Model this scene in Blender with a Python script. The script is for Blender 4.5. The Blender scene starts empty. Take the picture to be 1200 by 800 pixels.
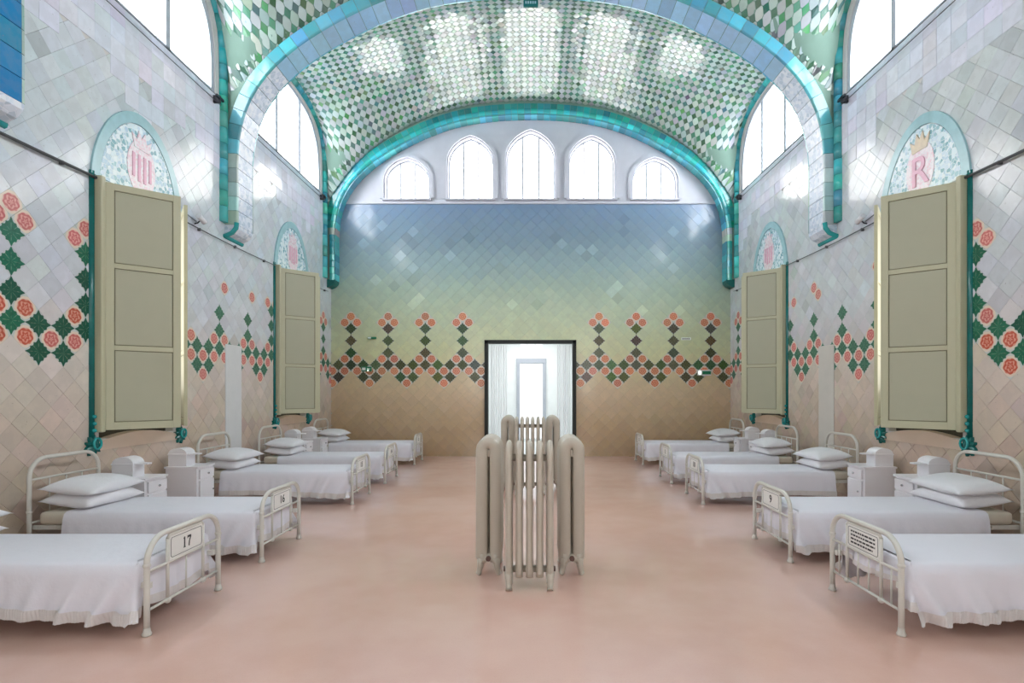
import bpy, bmesh, math, random, bisect
from mathutils import Vector, Matrix
from mathutils.geometry import tessellate_polygon
random.seed(7)
PI = math.pi
scene = bpy.context.scene
COL = scene.collection

# ------------------------------------------------------------------ camera, world, exposure
F_PX = 620.0
cam_d = bpy.data.cameras.new('camera')
cam = bpy.data.objects.new('camera', cam_d)
COL.objects.link(cam)
cam.location = (0, 0, 1.55)
cam.rotation_euler = (PI / 2, 0, 0)
cam_d.sensor_fit = 'HORIZONTAL'
cam_d.sensor_width = 36
cam_d.lens = F_PX * 36 / 1200
cam_d.shift_x = -22.0 / 1200
cam_d.shift_y = 57.5 / 1200
cam_d.clip_end = 200
scene.camera = cam

world = bpy.data.worlds.new('world')
scene.world = world
world.use_nodes = True
bg = world.node_tree.nodes['Background']
bg.inputs[0].default_value = (0.85, 0.92, 1.0, 1)
bg.inputs[1].default_value = 1.0

scene.view_settings.view_transform = 'Standard'
scene.view_settings.look = 'None'
scene.view_settings.exposure = 0.95
scene.view_settings.gamma = 1.0
scene.view_settings.use_curve_mapping = False

HIGH_GLOW = 9.0        # clerestory daylight on the side walls
BACK_GLOW = 4.5        # five back windows
LOW_GLOW = 2.2         # shuttered windows and the added rear fill panes

# ------------------------------------------------------------------ dimensions
XW = 4.72              # half width of the ward
YB = 12.5              # back wall
YR = -3.85             # rear wall behind the camera
RIBS = [-3.6, 0.45, 4.49, 8.38, 12.36]
RW = 0.245             # half width of a rib
ZC = 5.97              # clerestory sill
ZTOP = 8.9

# ------------------------------------------------------------------ material helpers
def lin(c):
    r = []
    for v in c[:3]:
        v /= 255.0
        r.append(v / 12.92 if v <= 0.04045 else ((v + 0.055) / 1.055) ** 2.4)
    return (r[0], r[1], r[2], 1.0)

class NT:
    """tiny wrapper to write node maths"""
    def __init__(self, name, rough=0.5, metallic=0.0, coat=0.0):
        self.m = bpy.data.materials.new(name)
        self.m.use_nodes = True
        self.t = self.m.node_tree
        self.b = self.t.nodes['Principled BSDF']
        self.b.inputs['Roughness'].default_value = rough
        self.b.inputs['Metallic'].default_value = metallic
        if coat:
            self.b.inputs['Coat Weight'].default_value = coat
            self.b.inputs['Coat Roughness'].default_value = 0.08
    def node(self, typ, **kw):
        n = self.t.nodes.new(typ)
        for k, v in kw.items():
            setattr(n, k, v)
        return n
    def put(self, sock, v):
        if hasattr(v, 'is_output') or isinstance(v, bpy.types.NodeSocket):
            self.t.links.new(v, sock)
        else:
            sock.default_value = v
    def math(self, op, a, b=None, c=None, clamp=False):
        n = self.node('ShaderNodeMath', operation=op)
        n.use_clamp = clamp
        self.put(n.inputs[0], a)
        if b is not None: self.put(n.inputs[1], b)
        if c is not None: self.put(n.inputs[2], c)
        return n.outputs[0]
    def mix(self, fac, a, b):
        n = self.node('ShaderNodeMix', data_type='RGBA')
        self.put(n.inputs['Factor'], fac)
        self.put(n.inputs[6], a)
        self.put(n.inputs[7], b)
        return n.outputs[2]
    def noise(self, scale, detail=3, vec=None, rough=0.5):
        n = self.node('ShaderNodeTexNoise')
        n.inputs['Scale'].default_value = scale
        n.inputs['Detail'].default_value = detail
        n.inputs['Roughness'].default_value = rough
        if vec is not None: self.t.links.new(vec, n.inputs['Vector'])
        return n.outputs[0]
    def ramp(self, v, lo, hi):
        n = self.node('ShaderNodeMapRange')
        n.interpolation_type = 'SMOOTHSTEP'
        self.put(n.inputs[0], v)
        n.inputs[1].default_value = lo
        n.inputs[2].default_value = hi
        return n.outputs[0]
    def obj(self):
        return self.node('ShaderNodeTexCoord').outputs['Object']
    def pos(self):
        return self.node('ShaderNodeNewGeometry').outputs['Position']
    def bump(self, h, strength=0.2, dist=0.01):
        n = self.node('ShaderNodeBump')
        n.inputs['Strength'].default_value = strength
        n.inputs['Distance'].default_value = dist
        self.t.links.new(h, n.inputs['Height'])
        self.t.links.new(n.outputs[0], self.b.inputs['Normal'])
    def color(self, c):
        self.put(self.b.inputs['Base Color'], c)
        return self

def plain(name, c, rough=0.5, metallic=0.0, coat=0.0, vary=0.06, scale=6.0, bump=0.0, bscale=60):
    n = NT(name, rough, metallic, coat)
    col = lin(c)
    dk = tuple(v * (1 - vary) for v in col[:3]) + (1,)
    lt = tuple(min(1, v * (1 + vary)) for v in col[:3]) + (1,)
    n.color(n.mix(n.noise(scale, 3, n.obj()), dk, lt))
    if bump:
        n.bump(n.noise(bscale, 4, n.obj()), bump, 0.01)
    return n.m

def source(n, src):
    if src == 'obj':
        return n.node('ShaderNodeObjectInfo').outputs['Color']
    a = n.node('ShaderNodeAttribute')
    a.attribute_name = 'Col'
    return a.outputs['Color']

def tile_plain(src, name='glazed_tile_', rough=0.13):
    n = NT(name + src, rough)
    c = source(n, src)
    nz = n.noise(9.0, 4, n.pos())
    dark = n.mix(0.10, c, (0.25, 0.24, 0.24, 1))
    out = n.mix(n.ramp(nz, 0.42, 0.62), dark, c)
    # small chips and specks in the glaze
    sp = n.noise(45.0, 2, n.pos())
    out = n.mix(n.math('MULTIPLY', n.ramp(sp, 0.70, 0.76), 0.5), out, (0.22, 0.19, 0.17, 1))
    n.color(out)
    n.put(n.b.inputs['Roughness'], n.math('MULTIPLY_ADD', n.noise(14, 3, n.pos()), 0.14, rough - 0.07))
    n.bump(n.noise(7.0, 2, n.pos()), 0.07, 0.02)
    return n.m

def tile_uv(n):
    uv = n.node('ShaderNodeUVMap').outputs[0]
    s = n.node('ShaderNodeSeparateXYZ')
    n.t.links.new(uv, s.inputs[0])
    a = n.math('MULTIPLY_ADD', s.outputs[0], 2.0, -1.0)
    b = n.math('MULTIPLY_ADD', s.outputs[1], 2.0, -1.0)
    r = n.math('SQRT', n.math('ADD', n.math('MULTIPLY', a, a), n.math('MULTIPLY', b, b)))
    th = n.math('ARCTAN2', b, a)
    return a, b, r, th

def tile_rose(src):
    n = NT('rose_tile_' + src, 0.18)
    base = source(n, src)
    a, b, r, th = tile_uv(n)
    wob = n.math('MULTIPLY', n.math('SINE', n.math('MULTIPLY', th, 5.0)), 1.3)
    rings = n.math('SINE', n.math('ADD', n.math('MULTIPLY', r, 23.0), wob))
    spokes = n.math('SINE', n.math('ADD', n.math('MULTIPLY', th, 7.0), n.math('MULTIPLY', r, 9.0)))
    petal = n.ramp(n.math('ADD', rings, n.math('MULTIPLY', spokes, 0.7)), -0.4, 0.9)
    hi = n.mix(0.30, base, (0.95, 0.75, 0.60, 1))
    lo = n.mix(0.30, base, (0.30, 0.05, 0.03, 1))
    rose = n.mix(petal, lo, hi)
    edge = n.math('ADD', r, n.math('MULTIPLY', n.math('SINE', n.math('MULTIPLY', th, 9.0)), 0.018))
    cream = lin((222, 204, 186))
    out = n.mix(n.ramp(edge, 0.57, 0.62), rose, cream)
    # corners outside the ring are green leaf tips
    out = n.mix(n.ramp(edge, 0.76, 0.80), out, lin((196, 200, 196)))
    n.color(out)
    return n.m

def tile_leaf(src):
    n = NT('leaf_tile_' + src, 0.18)
    base = source(n, src)
    a, b, r, th = tile_uv(n)
    l1 = n.math('ADD', n.math('ABSOLUTE', a), n.math('ABSOLUTE', b))
    lob = n.math('MULTIPLY', n.math('ABSOLUTE', n.math('SINE', n.math('MULTIPLY', th, 6.0))), 0.16)
    edge = n.math('ADD', l1, lob)
    vein = n.math('ABSOLUTE', n.math('SINE', n.math('MULTIPLY', th, 4.0)))
    v = n.math('MULTIPLY', n.math('SUBTRACT', 1.0, n.ramp(vein, 0.02, 0.22)), n.math('SUBTRACT', 1.0, n.ramp(r, 0.45, 0.7)))
    light = n.mix(0.45, base, (0.45, 0.62, 0.45, 1))
    leaf = n.mix(v, base, light)
    leaf = n.mix(n.ramp(n.noise(40, 2, n.pos()), 0.45, 0.65), leaf, n.mix(0.35, base, (0.01, 0.05, 0.03, 1)))
    out = n.mix(n.ramp(edge, 1.0, 1.06), leaf, lin((196, 200, 200)))
    n.color(out)
    return n.m

def emit(name, c, s):
    m = bpy.data.materials.new(name)
    m.use_nodes = True
    t = m.node_tree
    t.nodes.clear()
    e = t.nodes.new('ShaderNodeEmission')
    e.inputs[0].default_value = c
    e.inputs[1].default_value = s
    o = t.nodes.new('ShaderNodeOutputMaterial')
    t.links.new(e.outputs[0], o.inputs[0])
    return m

def mosaic(name, cols, scale=26, rough=0.25, grout=(226, 236, 238)):
    n = NT(name, rough)
    v = n.node('ShaderNodeTexVoronoi')
    v.inputs['Scale'].default_value = scale
    n.t.links.new(n.pos(), v.inputs['Vector'])
    s = n.node('ShaderNodeSeparateColor')
    n.t.links.new(v.outputs['Color'], s.inputs[0])
    out = lin(cols[0])
    for i, c in enumerate(cols[1:], 1):
        out = n.mix(n.math('GREATER_THAN', s.outputs[0], i / len(cols)), out, lin(c))
    e = n.node('ShaderNodeTexVoronoi', feature='DISTANCE_TO_EDGE')
    e.inputs['Scale'].default_value = scale
    n.t.links.new(n.pos(), e.inputs['Vector'])
    ed = n.ramp(e.outputs['Distance'], 0.02, 0.07)
    n.color(n.mix(ed, lin(grout), out))
    n.bump(ed, 0.4, 0.003)
    return n.m

M = {}
M['tile_c'] = tile_plain('col')
M['tile_o'] = tile_plain('obj')
M['rose_c'] = tile_rose('col'); M['rose_o'] = tile_rose('obj')
M['leaf_c'] = tile_leaf('col'); M['leaf_o'] = tile_leaf('obj')
M['vault_tile'] = tile_plain('col', 'vault_tile_', 0.13)
M['grout_side'] = plain('grout_side', (200, 197, 196), 0.8)
M['grout_back'] = plain('grout_back', (172, 176, 158), 0.8)
M['grout_vault'] = plain('grout_vault', (112, 140, 128), 0.8)
M['plaster'] = plain('white_plaster', (206, 206, 216), 0.7, bump=0.1)
M['patch_right'] = plain('beige_patch_plaster', (198, 192, 184), 0.6, bump=0.15, bscale=30)
M['patch'] = plain('pale_patch_plaster', (208, 208, 208), 0.6, bump=0.15, bscale=30)
M['frame_white'] = plain('white_window_paint', (176, 182, 192), 0.45)
M['shutter'] = plain('cream_shutter_paint', (184, 180, 152), 0.42, vary=0.03)
M['shutter_panel'] = plain('cream_shutter_panel', (172, 169, 146), 0.45, vary=0.03)
M['recess_shade'] = plain('recess_shade_board', (60, 56, 46), 0.7)  # dark colour imitating the shade of the window recess
M['groove'] = plain('shutter_groove', (120, 116, 92), 0.6)
M['iron'] = plain('dark_iron', (45, 45, 50), 0.45, metallic=0.6)
M['cable'] = plain('grey_cable', (70, 72, 76), 0.5)
M['enamel'] = plain('ivory_bed_enamel', (202, 198, 190), 0.28, vary=0.03, coat=0.3)
M['plate'] = plain('plaque_enamel', (226, 224, 220), 0.35, vary=0.03)
M['ink'] = plain('black_lettering', (30, 30, 34), 0.5)
M['greyline'] = plain('grey_plaque_line', (110, 110, 112), 0.5)
M['radiator'] = plain('radiator_enamel', (184, 174, 160), 0.33, vary=0.04, coat=0.2)
M['radiator_dark'] = plain('radiator_plug', (96, 70, 62), 0.5)
M['cabinet'] = plain('white_cabinet_paint', (224, 222, 227), 0.35, vary=0.02)
M['knob'] = plain('steel_knob', (190, 190, 195), 0.25, metallic=0.9)
M['door_frame'] = plain('black_door_frame', (14, 18, 14), 0.45)
M['vestibule'] = plain('vestibule_white', (236, 240, 240), 0.6)
M['sign_green'] = plain('sign_green', (24, 120, 84), 0.35)
M['sign_white'] = plain('sign_white', (235, 240, 235), 0.3)
M['pane_high'] = emit('lit_clerestory_pane', (0.93, 0.965, 1.0, 1), HIGH_GLOW)
M['pane_back'] = emit('lit_back_pane', (1.0, 0.99, 0.97, 1), BACK_GLOW)
M['pane_low'] = emit('lit_low_pane', (1.0, 0.98, 0.92, 1), LOW_GLOW)
M['pane_door'] = emit('lit_vestibule_pane', (0.95, 0.98, 1.0, 1), 0.75)
M['lamp'] = emit('exit_lamp', (0.75, 1.0, 0.8, 1), 1.2)
M['teal'] = plain('teal_glazed_tile', (40, 158, 158), 0.14, vary=0.3, scale=3.0)
M['teal_blue'] = plain('blue_glazed_tile', (60, 140, 175), 0.14, vary=0.3, scale=2.5)
M['teal_dark'] = plain('dark_teal_ceramic', (20, 104, 100), 0.22, vary=0.35, scale=12)
M['aqua'] = plain('aqua_band_tile', (160, 198, 205), 0.2, vary=0.2, scale=8)
M['sky_tile'] = tile_plain('obj', 'arch_tile_', 0.14)
M['corbel'] = plain('ochre_corbel_glaze', (196, 196, 140), 0.25, vary=0.25)
M['mosaic'] = mosaic('tympanum_mosaic', [(214, 232, 238), (150, 190, 200), (200, 220, 232), (120, 168, 180), (226, 238, 242), (176, 205, 222)], 22)
M['mosaic_white'] = mosaic('white_mosaic', [(214, 224, 236), (200, 212, 228), (226, 232, 240), (190, 205, 220)], 16, 0.2, (222, 228, 240))
M['mosaic_pink'] = mosaic('pink_mosaic', [(236, 214, 224), (232, 200, 212), (240, 226, 232)], 30)
M['pink'] = plain('pink_glaze', (214, 160, 184), 0.3, vary=0.2, scale=20)
M['gold'] = plain('pale_gold_glaze', (214, 196, 170), 0.3, vary=0.2, scale=20)
M['mattress'] = plain('cream_mattress_ticking', (204, 194, 178), 0.8)
M['slat'] = plain('white_blind', (225, 228, 235), 0.6)

def cloth(name, c, fold=0.35, vary=0.03):
    n = NT(name, 0.85)
    n.b.inputs['Sheen Weight'].default_value = 0.15
    col = lin(c)
    dk = tuple(v * (1 - vary) for v in col[:3]) + (1,)
    n.color(n.mix(n.noise(5, 3, n.obj()), dk, col))
    w = n.noise(3.2, 5, n.obj(), 0.6)
    w2 = n.noise(240, 1, n.obj())
    n.bump(n.math('ADD', w, n.math('MULTIPLY', w2, 0.02)), fold, 0.05)
    return n.m
M['linen'] = cloth('white_linen', (222, 221, 228))
M['spread'] = cloth('white_bedspread', (222, 219, 227), 0.25)
M['fringe'] = cloth('bedspread_ruffle', (212, 204, 202), 0.3)
M['pillow'] = cloth('pillow_cotton', (226, 224, 228), 0.4)
M['sheer'] = cloth('sheer_curtain', (240, 243, 244), 0.1)
_t = M['sheer'].node_tree
_tr = _t.nodes.new('ShaderNodeBsdfTranslucent'); _tr.inputs[0].default_value = (0.93, 0.95, 0.96, 1)
_mx = _t.nodes.new('ShaderNodeMixShader'); _mx.inputs[0].default_value = 0.6
_t.links.new(_t.nodes['Principled BSDF'].outputs[0], _mx.inputs[1]); _t.links.new(_tr.outputs[0], _mx.inputs[2])
_t.links.new(_mx.outputs[0], _t.nodes['Material Output'].inputs[0])

def floor_mat():
    n = NT('pink_terrazzo_linoleum', 0.3, coat=0.35)
    p = n.pos()
    big = n.noise(0.55, 4, p, 0.55)
    mid = n.noise(3.0, 5, p, 0.6)
    fine = n.noise(90, 2, p)
    c = n.mix(n.ramp(big, 0.35, 0.65), lin((204, 164, 150)), lin((212, 178, 166)))
    c = n.mix(n.math('MULTIPLY', n.ramp(mid, 0.35, 0.75), 0.25), c, lin((220, 184, 170)))
    c = n.mix(n.math('MULTIPLY', n.ramp(fine, 0.5, 0.75), 0.08), c, lin((178, 132, 112)))
    n.color(c)
    n.put(n.b.inputs['Roughness'], n.math('MULTIPLY_ADD', mid, 0.10, 0.11))
    n.bump(n.noise(1.6, 3, p), 0.06, 0.02)
    return n.m
M['floor'] = floor_mat()

# ------------------------------------------------------------------ mesh helpers
class MB:
    def __init__(self):
        self.v = []; self.f = []; self.s = []
    def add(self, vs, fs, smooth=False):
        o = len(self.v)
        self.v += [tuple(p) for p in vs]
        self.f += [tuple(i + o for i in f) for f in fs]
        self.s += [smooth] * len(fs)
    def box(self, x0, x1, y0, y1, z0, z1, bev=0.0):
        if bev <= 0:
            vs = [(x, y, z) for z in (z0, z1) for y in (y0, y1) for x in (x0, x1)]
            self.add(vs, [(0, 2, 3, 1), (4, 5, 7, 6), (0, 1, 5, 4), (2, 6, 7, 3), (0, 4, 6, 2), (1, 3, 7, 5)])
            return
        b = min(bev, (x1 - x0) / 2.01, (y1 - y0) / 2.01, (z1 - z0) / 2.01)
        bm = bmesh.new()
        bmesh.ops.create_cube(bm, size=1)
        for v in bm.verts:
            v.co = Vector(((x0 + x1) / 2 + v.co.x * (x1 - x0), (y0 + y1) / 2 + v.co.y * (y1 - y0), (z0 + z1) / 2 + v.co.z * (z1 - z0)))
        bmesh.ops.bevel(bm, geom=bm.edges[:], offset=b, segments=2, affect='EDGES', profile=0.5)
        self.addbm(bm)
    def addbm(self, bm, smooth=False, mat=None):
        bm.verts.index_update()
        vs = [tuple(mat @ v.co) if mat else tuple(v.co) for v in bm.verts]
        self.add(vs, [tuple(v.index for v in f.verts) for f in bm.faces], smooth)
        bm.free()
    def tube(self, pts, r, n=10, closed=False, rx=None, cap=True):
        pts = [Vector(p) for p in pts]
        N = len(pts)
        rs = r if isinstance(r, (list, tuple)) else [r] * N
        up = None; rings = []
        for i, p in enumerate(pts):
            if closed: d = pts[(i + 1) % N] - pts[i - 1]
            else: d = pts[min(i + 1, N - 1)] - pts[max(i - 1, 0)]
            d.normalize()
            if up is None:
                up = Vector((0, 0, 1)) if abs(d.z) < 0.9 else Vector((0, 1, 0))
            u = up - d * up.dot(d)
            if u.length < 1e-5: u = Vector((1, 0, 0)) - d * d.x
            u.normalize(); up = u
            w = d.cross(u)
            rings.append([p + (u * math.cos(2 * PI * k / n) + w * math.sin(2 * PI * k / n) * (rx if rx else 1)) * rs[i] for k in range(n)])
        vs = [q for rg in rings for q in rg]
        fs = []
        for i in range(N if closed else N - 1):
            a = i * n; b = ((i + 1) % N) * n
            for k in range(n):
                fs.append((a + k, a + (k + 1) % n, b + (k + 1) % n, b + k))
        self.add(vs, fs, True)
        if cap and not closed:
            o = len(self.v) - len(vs)
            self.f.append(tuple(o + k for k in reversed(range(n)))); self.s.append(False)
            self.f.append(tuple(o + (N - 1) * n + k for k in range(n))); self.s.append(False)
    def lathe(self, cx, cy, prof, n=16, smooth=True):
        vs = []; fs = []
        for (r, z) in prof:
            for k in range(n):
                vs.append((cx + r * math.cos(2 * PI * k / n), cy + r * math.sin(2 * PI * k / n), z))
        for i in range(len(prof) - 1):
            for k in range(n):
                a = i * n
                fs.append((a + k, a + (k + 1) % n, a + n + (k + 1) % n, a + n + k))
        self.add(vs, fs, smooth)
    def ball(self, c, r, n=10):
        prof = [(max(1e-4, r * math.sin(PI * i / 8)), c[2] - r * math.cos(PI * i / 8)) for i in range(9)]
        self.lathe(c[0], c[1], prof, n)
    def prism(self, poly, a, b, axis):
        """poly: 2D points; extruded from a to b along axis ('x': poly=(y,z), 'y': poly=(x,z), 'z': poly=(x,y))"""
        def P(p, t):
            return (t, p[0], p[1]) if axis == 'x' else ((p[0], t, p[1]) if axis == 'y' else (p[0], p[1], t))
        n = len(poly)
        vs = [P(p, a) for p in poly] + [P(p, b) for p in poly]
        fs = [tuple(range(n)), tuple(reversed(range(n, 2 * n)))]
        for k in range(n):
            fs.append((k, n + k, n + (k + 1) % n, (k + 1) % n))
        self.add(vs, fs)
    def build(self, name, mat, parent=None, fix=True):
        me = bpy.data.meshes.new(name)
        me.from_pydata(self.v, [], self.f)
        me.polygons.foreach_set('use_smooth', self.s)
        me.materials.append(mat)
        if fix:
            bm = bmesh.new(); bm.from_mesh(me)
            bmesh.ops.recalc_face_normals(bm, faces=bm.faces)
            bm.to_mesh(me); bm.free()
        me.update()
        o = bpy.data.objects.new(name, me)
        COL.objects.link(o)
        if parent is not None: o.parent = parent
        return o

def tag(o, label=None, cat=None, group=None, kind=None):
    if label: o['label'] = label
    if cat: o['category'] = cat
    if group: o['group'] = group
    if kind: o['kind'] = kind
    return o

def empty(name, loc=(0, 0, 0), rz=0.0):
    o = bpy.data.objects.new(name, None)
    o.empty_display_size = 0.1
    COL.objects.link(o)
    o.location = loc
    o.rotation_euler = (0, 0, rz)
    return o

KIDS = {}
def kids(o):
    return [c for c in bpy.data.objects if c.parent == o]
def copy_tree(o, parent=None, table=None):
    if table is None:
        table = {}
        for c in bpy.data.objects:
            if c.parent: table.setdefault(c.parent.name, []).append(c)
    c = o.copy(); COL.objects.link(c)
    if parent is not None: c.parent = parent
    for ch in table.get(o.name, []):
        copy_tree(ch, c, table)
    return c

def quad_mesh_holes(outer, holes, to3d):
    loops = [[Vector((p[0], p[1], 0)) for p in outer]] + [[Vector((p[0], p[1], 0)) for p in h] for h in holes]
    tris = tessellate_polygon(loops)
    flat = [p for l in loops for p in l]
    return [to3d(p.x, p.y) for p in flat], [tuple(t) for t in tris]

def interp(tab, x):
    if x <= tab[0][0]: return tab[0][1]
    for (a, b), (c, d) in zip(tab, tab[1:]):
        if x <= c:
            t = (x - a) / (c - a)
            return b + (d - b) * t
    return tab[-1][1]

def smooth_tab(tab, n):
    """Catmull-Rom resample of a table, used for rounder arches"""
    pts = [Vector(p) for p in tab]
    out = []
    for i in range(len(pts) - 1):
        p0 = pts[i - 1] if i else Vector((-pts[1].x, pts[1].y)) if tab[0][0] == 0 else pts[0]
        p1, p2 = pts[i], pts[i + 1]
        p3 = pts[i + 2] if i + 2 < len(pts) else p2
        for k in range(n):
            t = k / n
            out.append(0.5 * ((2 * p1) + (p2 - p0) * t + (2 * p0 - 5 * p1 + 4 * p2 - p3) * t * t + (3 * p1 - p0 - 3 * p2 + p3) * t ** 3))
    out.append(pts[-1])
    return out

# transverse rib intrados (half), wall arch (half)
RIB_HALF = [(0, 7.93), (0.9, 7.89), (1.65, 7.77), (2.3, 7.56), (2.86, 7.30), (3.35, 7.02), (3.75, 6.73), (4.1, 6.38), (4.34, 6.0), (4.47, 5.6), (4.52, 5.2), (4.52, 4.6), (4.52, 4.1)]
WALL_HALF = [(0, 7.72), (0.8, 7.66), (1.2, 7.54), (1.46, 7.36), (1.62, 7.1), (1.69, 6.75), (1.70, 6.3), (1.70, 5.2), (1.70, 4.12)]
TT = [(0, 8.12), (0.9, 8.08), (1.65, 7.97), (2.3, 7.77), (2.86, 7.52), (3.35, 7.23), (3.75, 6.94), (4.1, 6.60), (4.34, 6.28), (4.55, 5.98), (4.72, 5.7)]
CC = [(0, 8.50), (1.0, 8.46), (2.0, 8.33), (3.0, 8.12), (3.8, 7.94), (4.4, 7.79), (4.72, 7.72)]

def vault_z(x, y, y0, y1):
    """height of the sail vault of the bay between ribs y0 and y1"""
    c = (y0 + y1) / 2
    s = ((y1 - y0) / 2 - 0.0) / 2.0
    t = abs(y - c) / s
    A = interp([(0, 7.72), (0.8, 7.66), (1.2, 7.54), (1.44, 7.38), (1.60, 7.12), (1.68, 6.78), (1.73, 6.35), (1.76, 5.9), (1.8, 5.7), (3, 5.7)], t * 1.0)
    w = max(0.0, (A - 5.75) / (7.72 - 5.75))
    ax = abs(x)
    T = interp(TT, ax); C = interp(CC, ax)
    if y1 > 12 and y > c: T += 0.13 * min(1.0, (t / 1.77) ** 2)
    k = min(1, max(0, (ax - 3.9) / 0.82)) ** 1.5
    w0 = max(0.0, 1 - (t / 1.77) ** 2.6)           # smoother towards the crown
    w = w * k + w0 * (1 - k)
    return T + (C - T) * w

# ------------------------------------------------------------------ convex polygon clipping
def clip(poly, nx, nz, d):
    """keep the part with nx*u + nz*z <= d"""
    out = []
    n = len(poly)
    for i in range(n):
        a, b = poly[i], poly[(i + 1) % n]
        da = nx * a[0] + nz * a[1] - d
        db = nx * b[0] + nz * b[1] - d
        if da <= 0: out.append(a)
        if (da < 0 < db) or (db < 0 < da):
            t = da / (da - db)
            out.append((a[0] + (b[0] - a[0]) * t, a[1] + (b[1] - a[1]) * t))
    return out

def area(p):
    return abs(sum(p[i][0] * p[(i + 1) % len(p)][1] - p[(i + 1) % len(p)][0] * p[i][1] for i in range(len(p)))) / 2 if len(p) > 2 else 0

def minus_rect(polys, r):
    u0, u1, z0, z1 = r
    out = []
    for p in polys:
        us = [q[0] for q in p]; zs = [q[1] for q in p]
        if max(us) <= u0 or min(us) >= u1 or max(zs) <= z0 or min(zs) >= z1:
            out.append(p); continue
        out.append(clip(p, 1, 0, u0))
        out.append(clip(p, -1, 0, -u1))
        m = clip(clip(p, -1, 0, -u0), 1, 0, u1)
        if len(m) > 2:
            out.append(clip(m, 0, 1, z0))
            out.append(clip(m, 0, -1, -z1))
    return [q for q in out if area(q) > 0.0006]

PAT = {(0, 0): 'R', (1, 1): 'R', (-1, 1): 'R', (0, 2): 'L', (0, 4): 'L', (0, 6): 'L', (1, 7): 'R', (-1, 7): 'R', (0, 8): 'L',
       (2, 8): 'L', (-2, 8): 'L', (1, 9): 'R', (-1, 9): 'R', (3, 9): 'R', (-3, 9): 'R', (2, 10): 'L', (-2, 10): 'L', (3, 11): 'R', (-3, 11): 'R'}

def lerp3(tab, z):
    for (a, ca), (b, cb) in zip(tab, tab[1:]):
        if z <= b:
            t = max(0, (z - a) / (b - a))
            return tuple(ca[i] + (cb[i] - ca[i]) * t for i in range(3))
    return tab[-1][1]

def jitter(c, j):
    k = 1 + random.gauss(0, j)
    return tuple(max(0, min(255, v * k + random.gauss(0, 100 * j))) for v in c)

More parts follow.
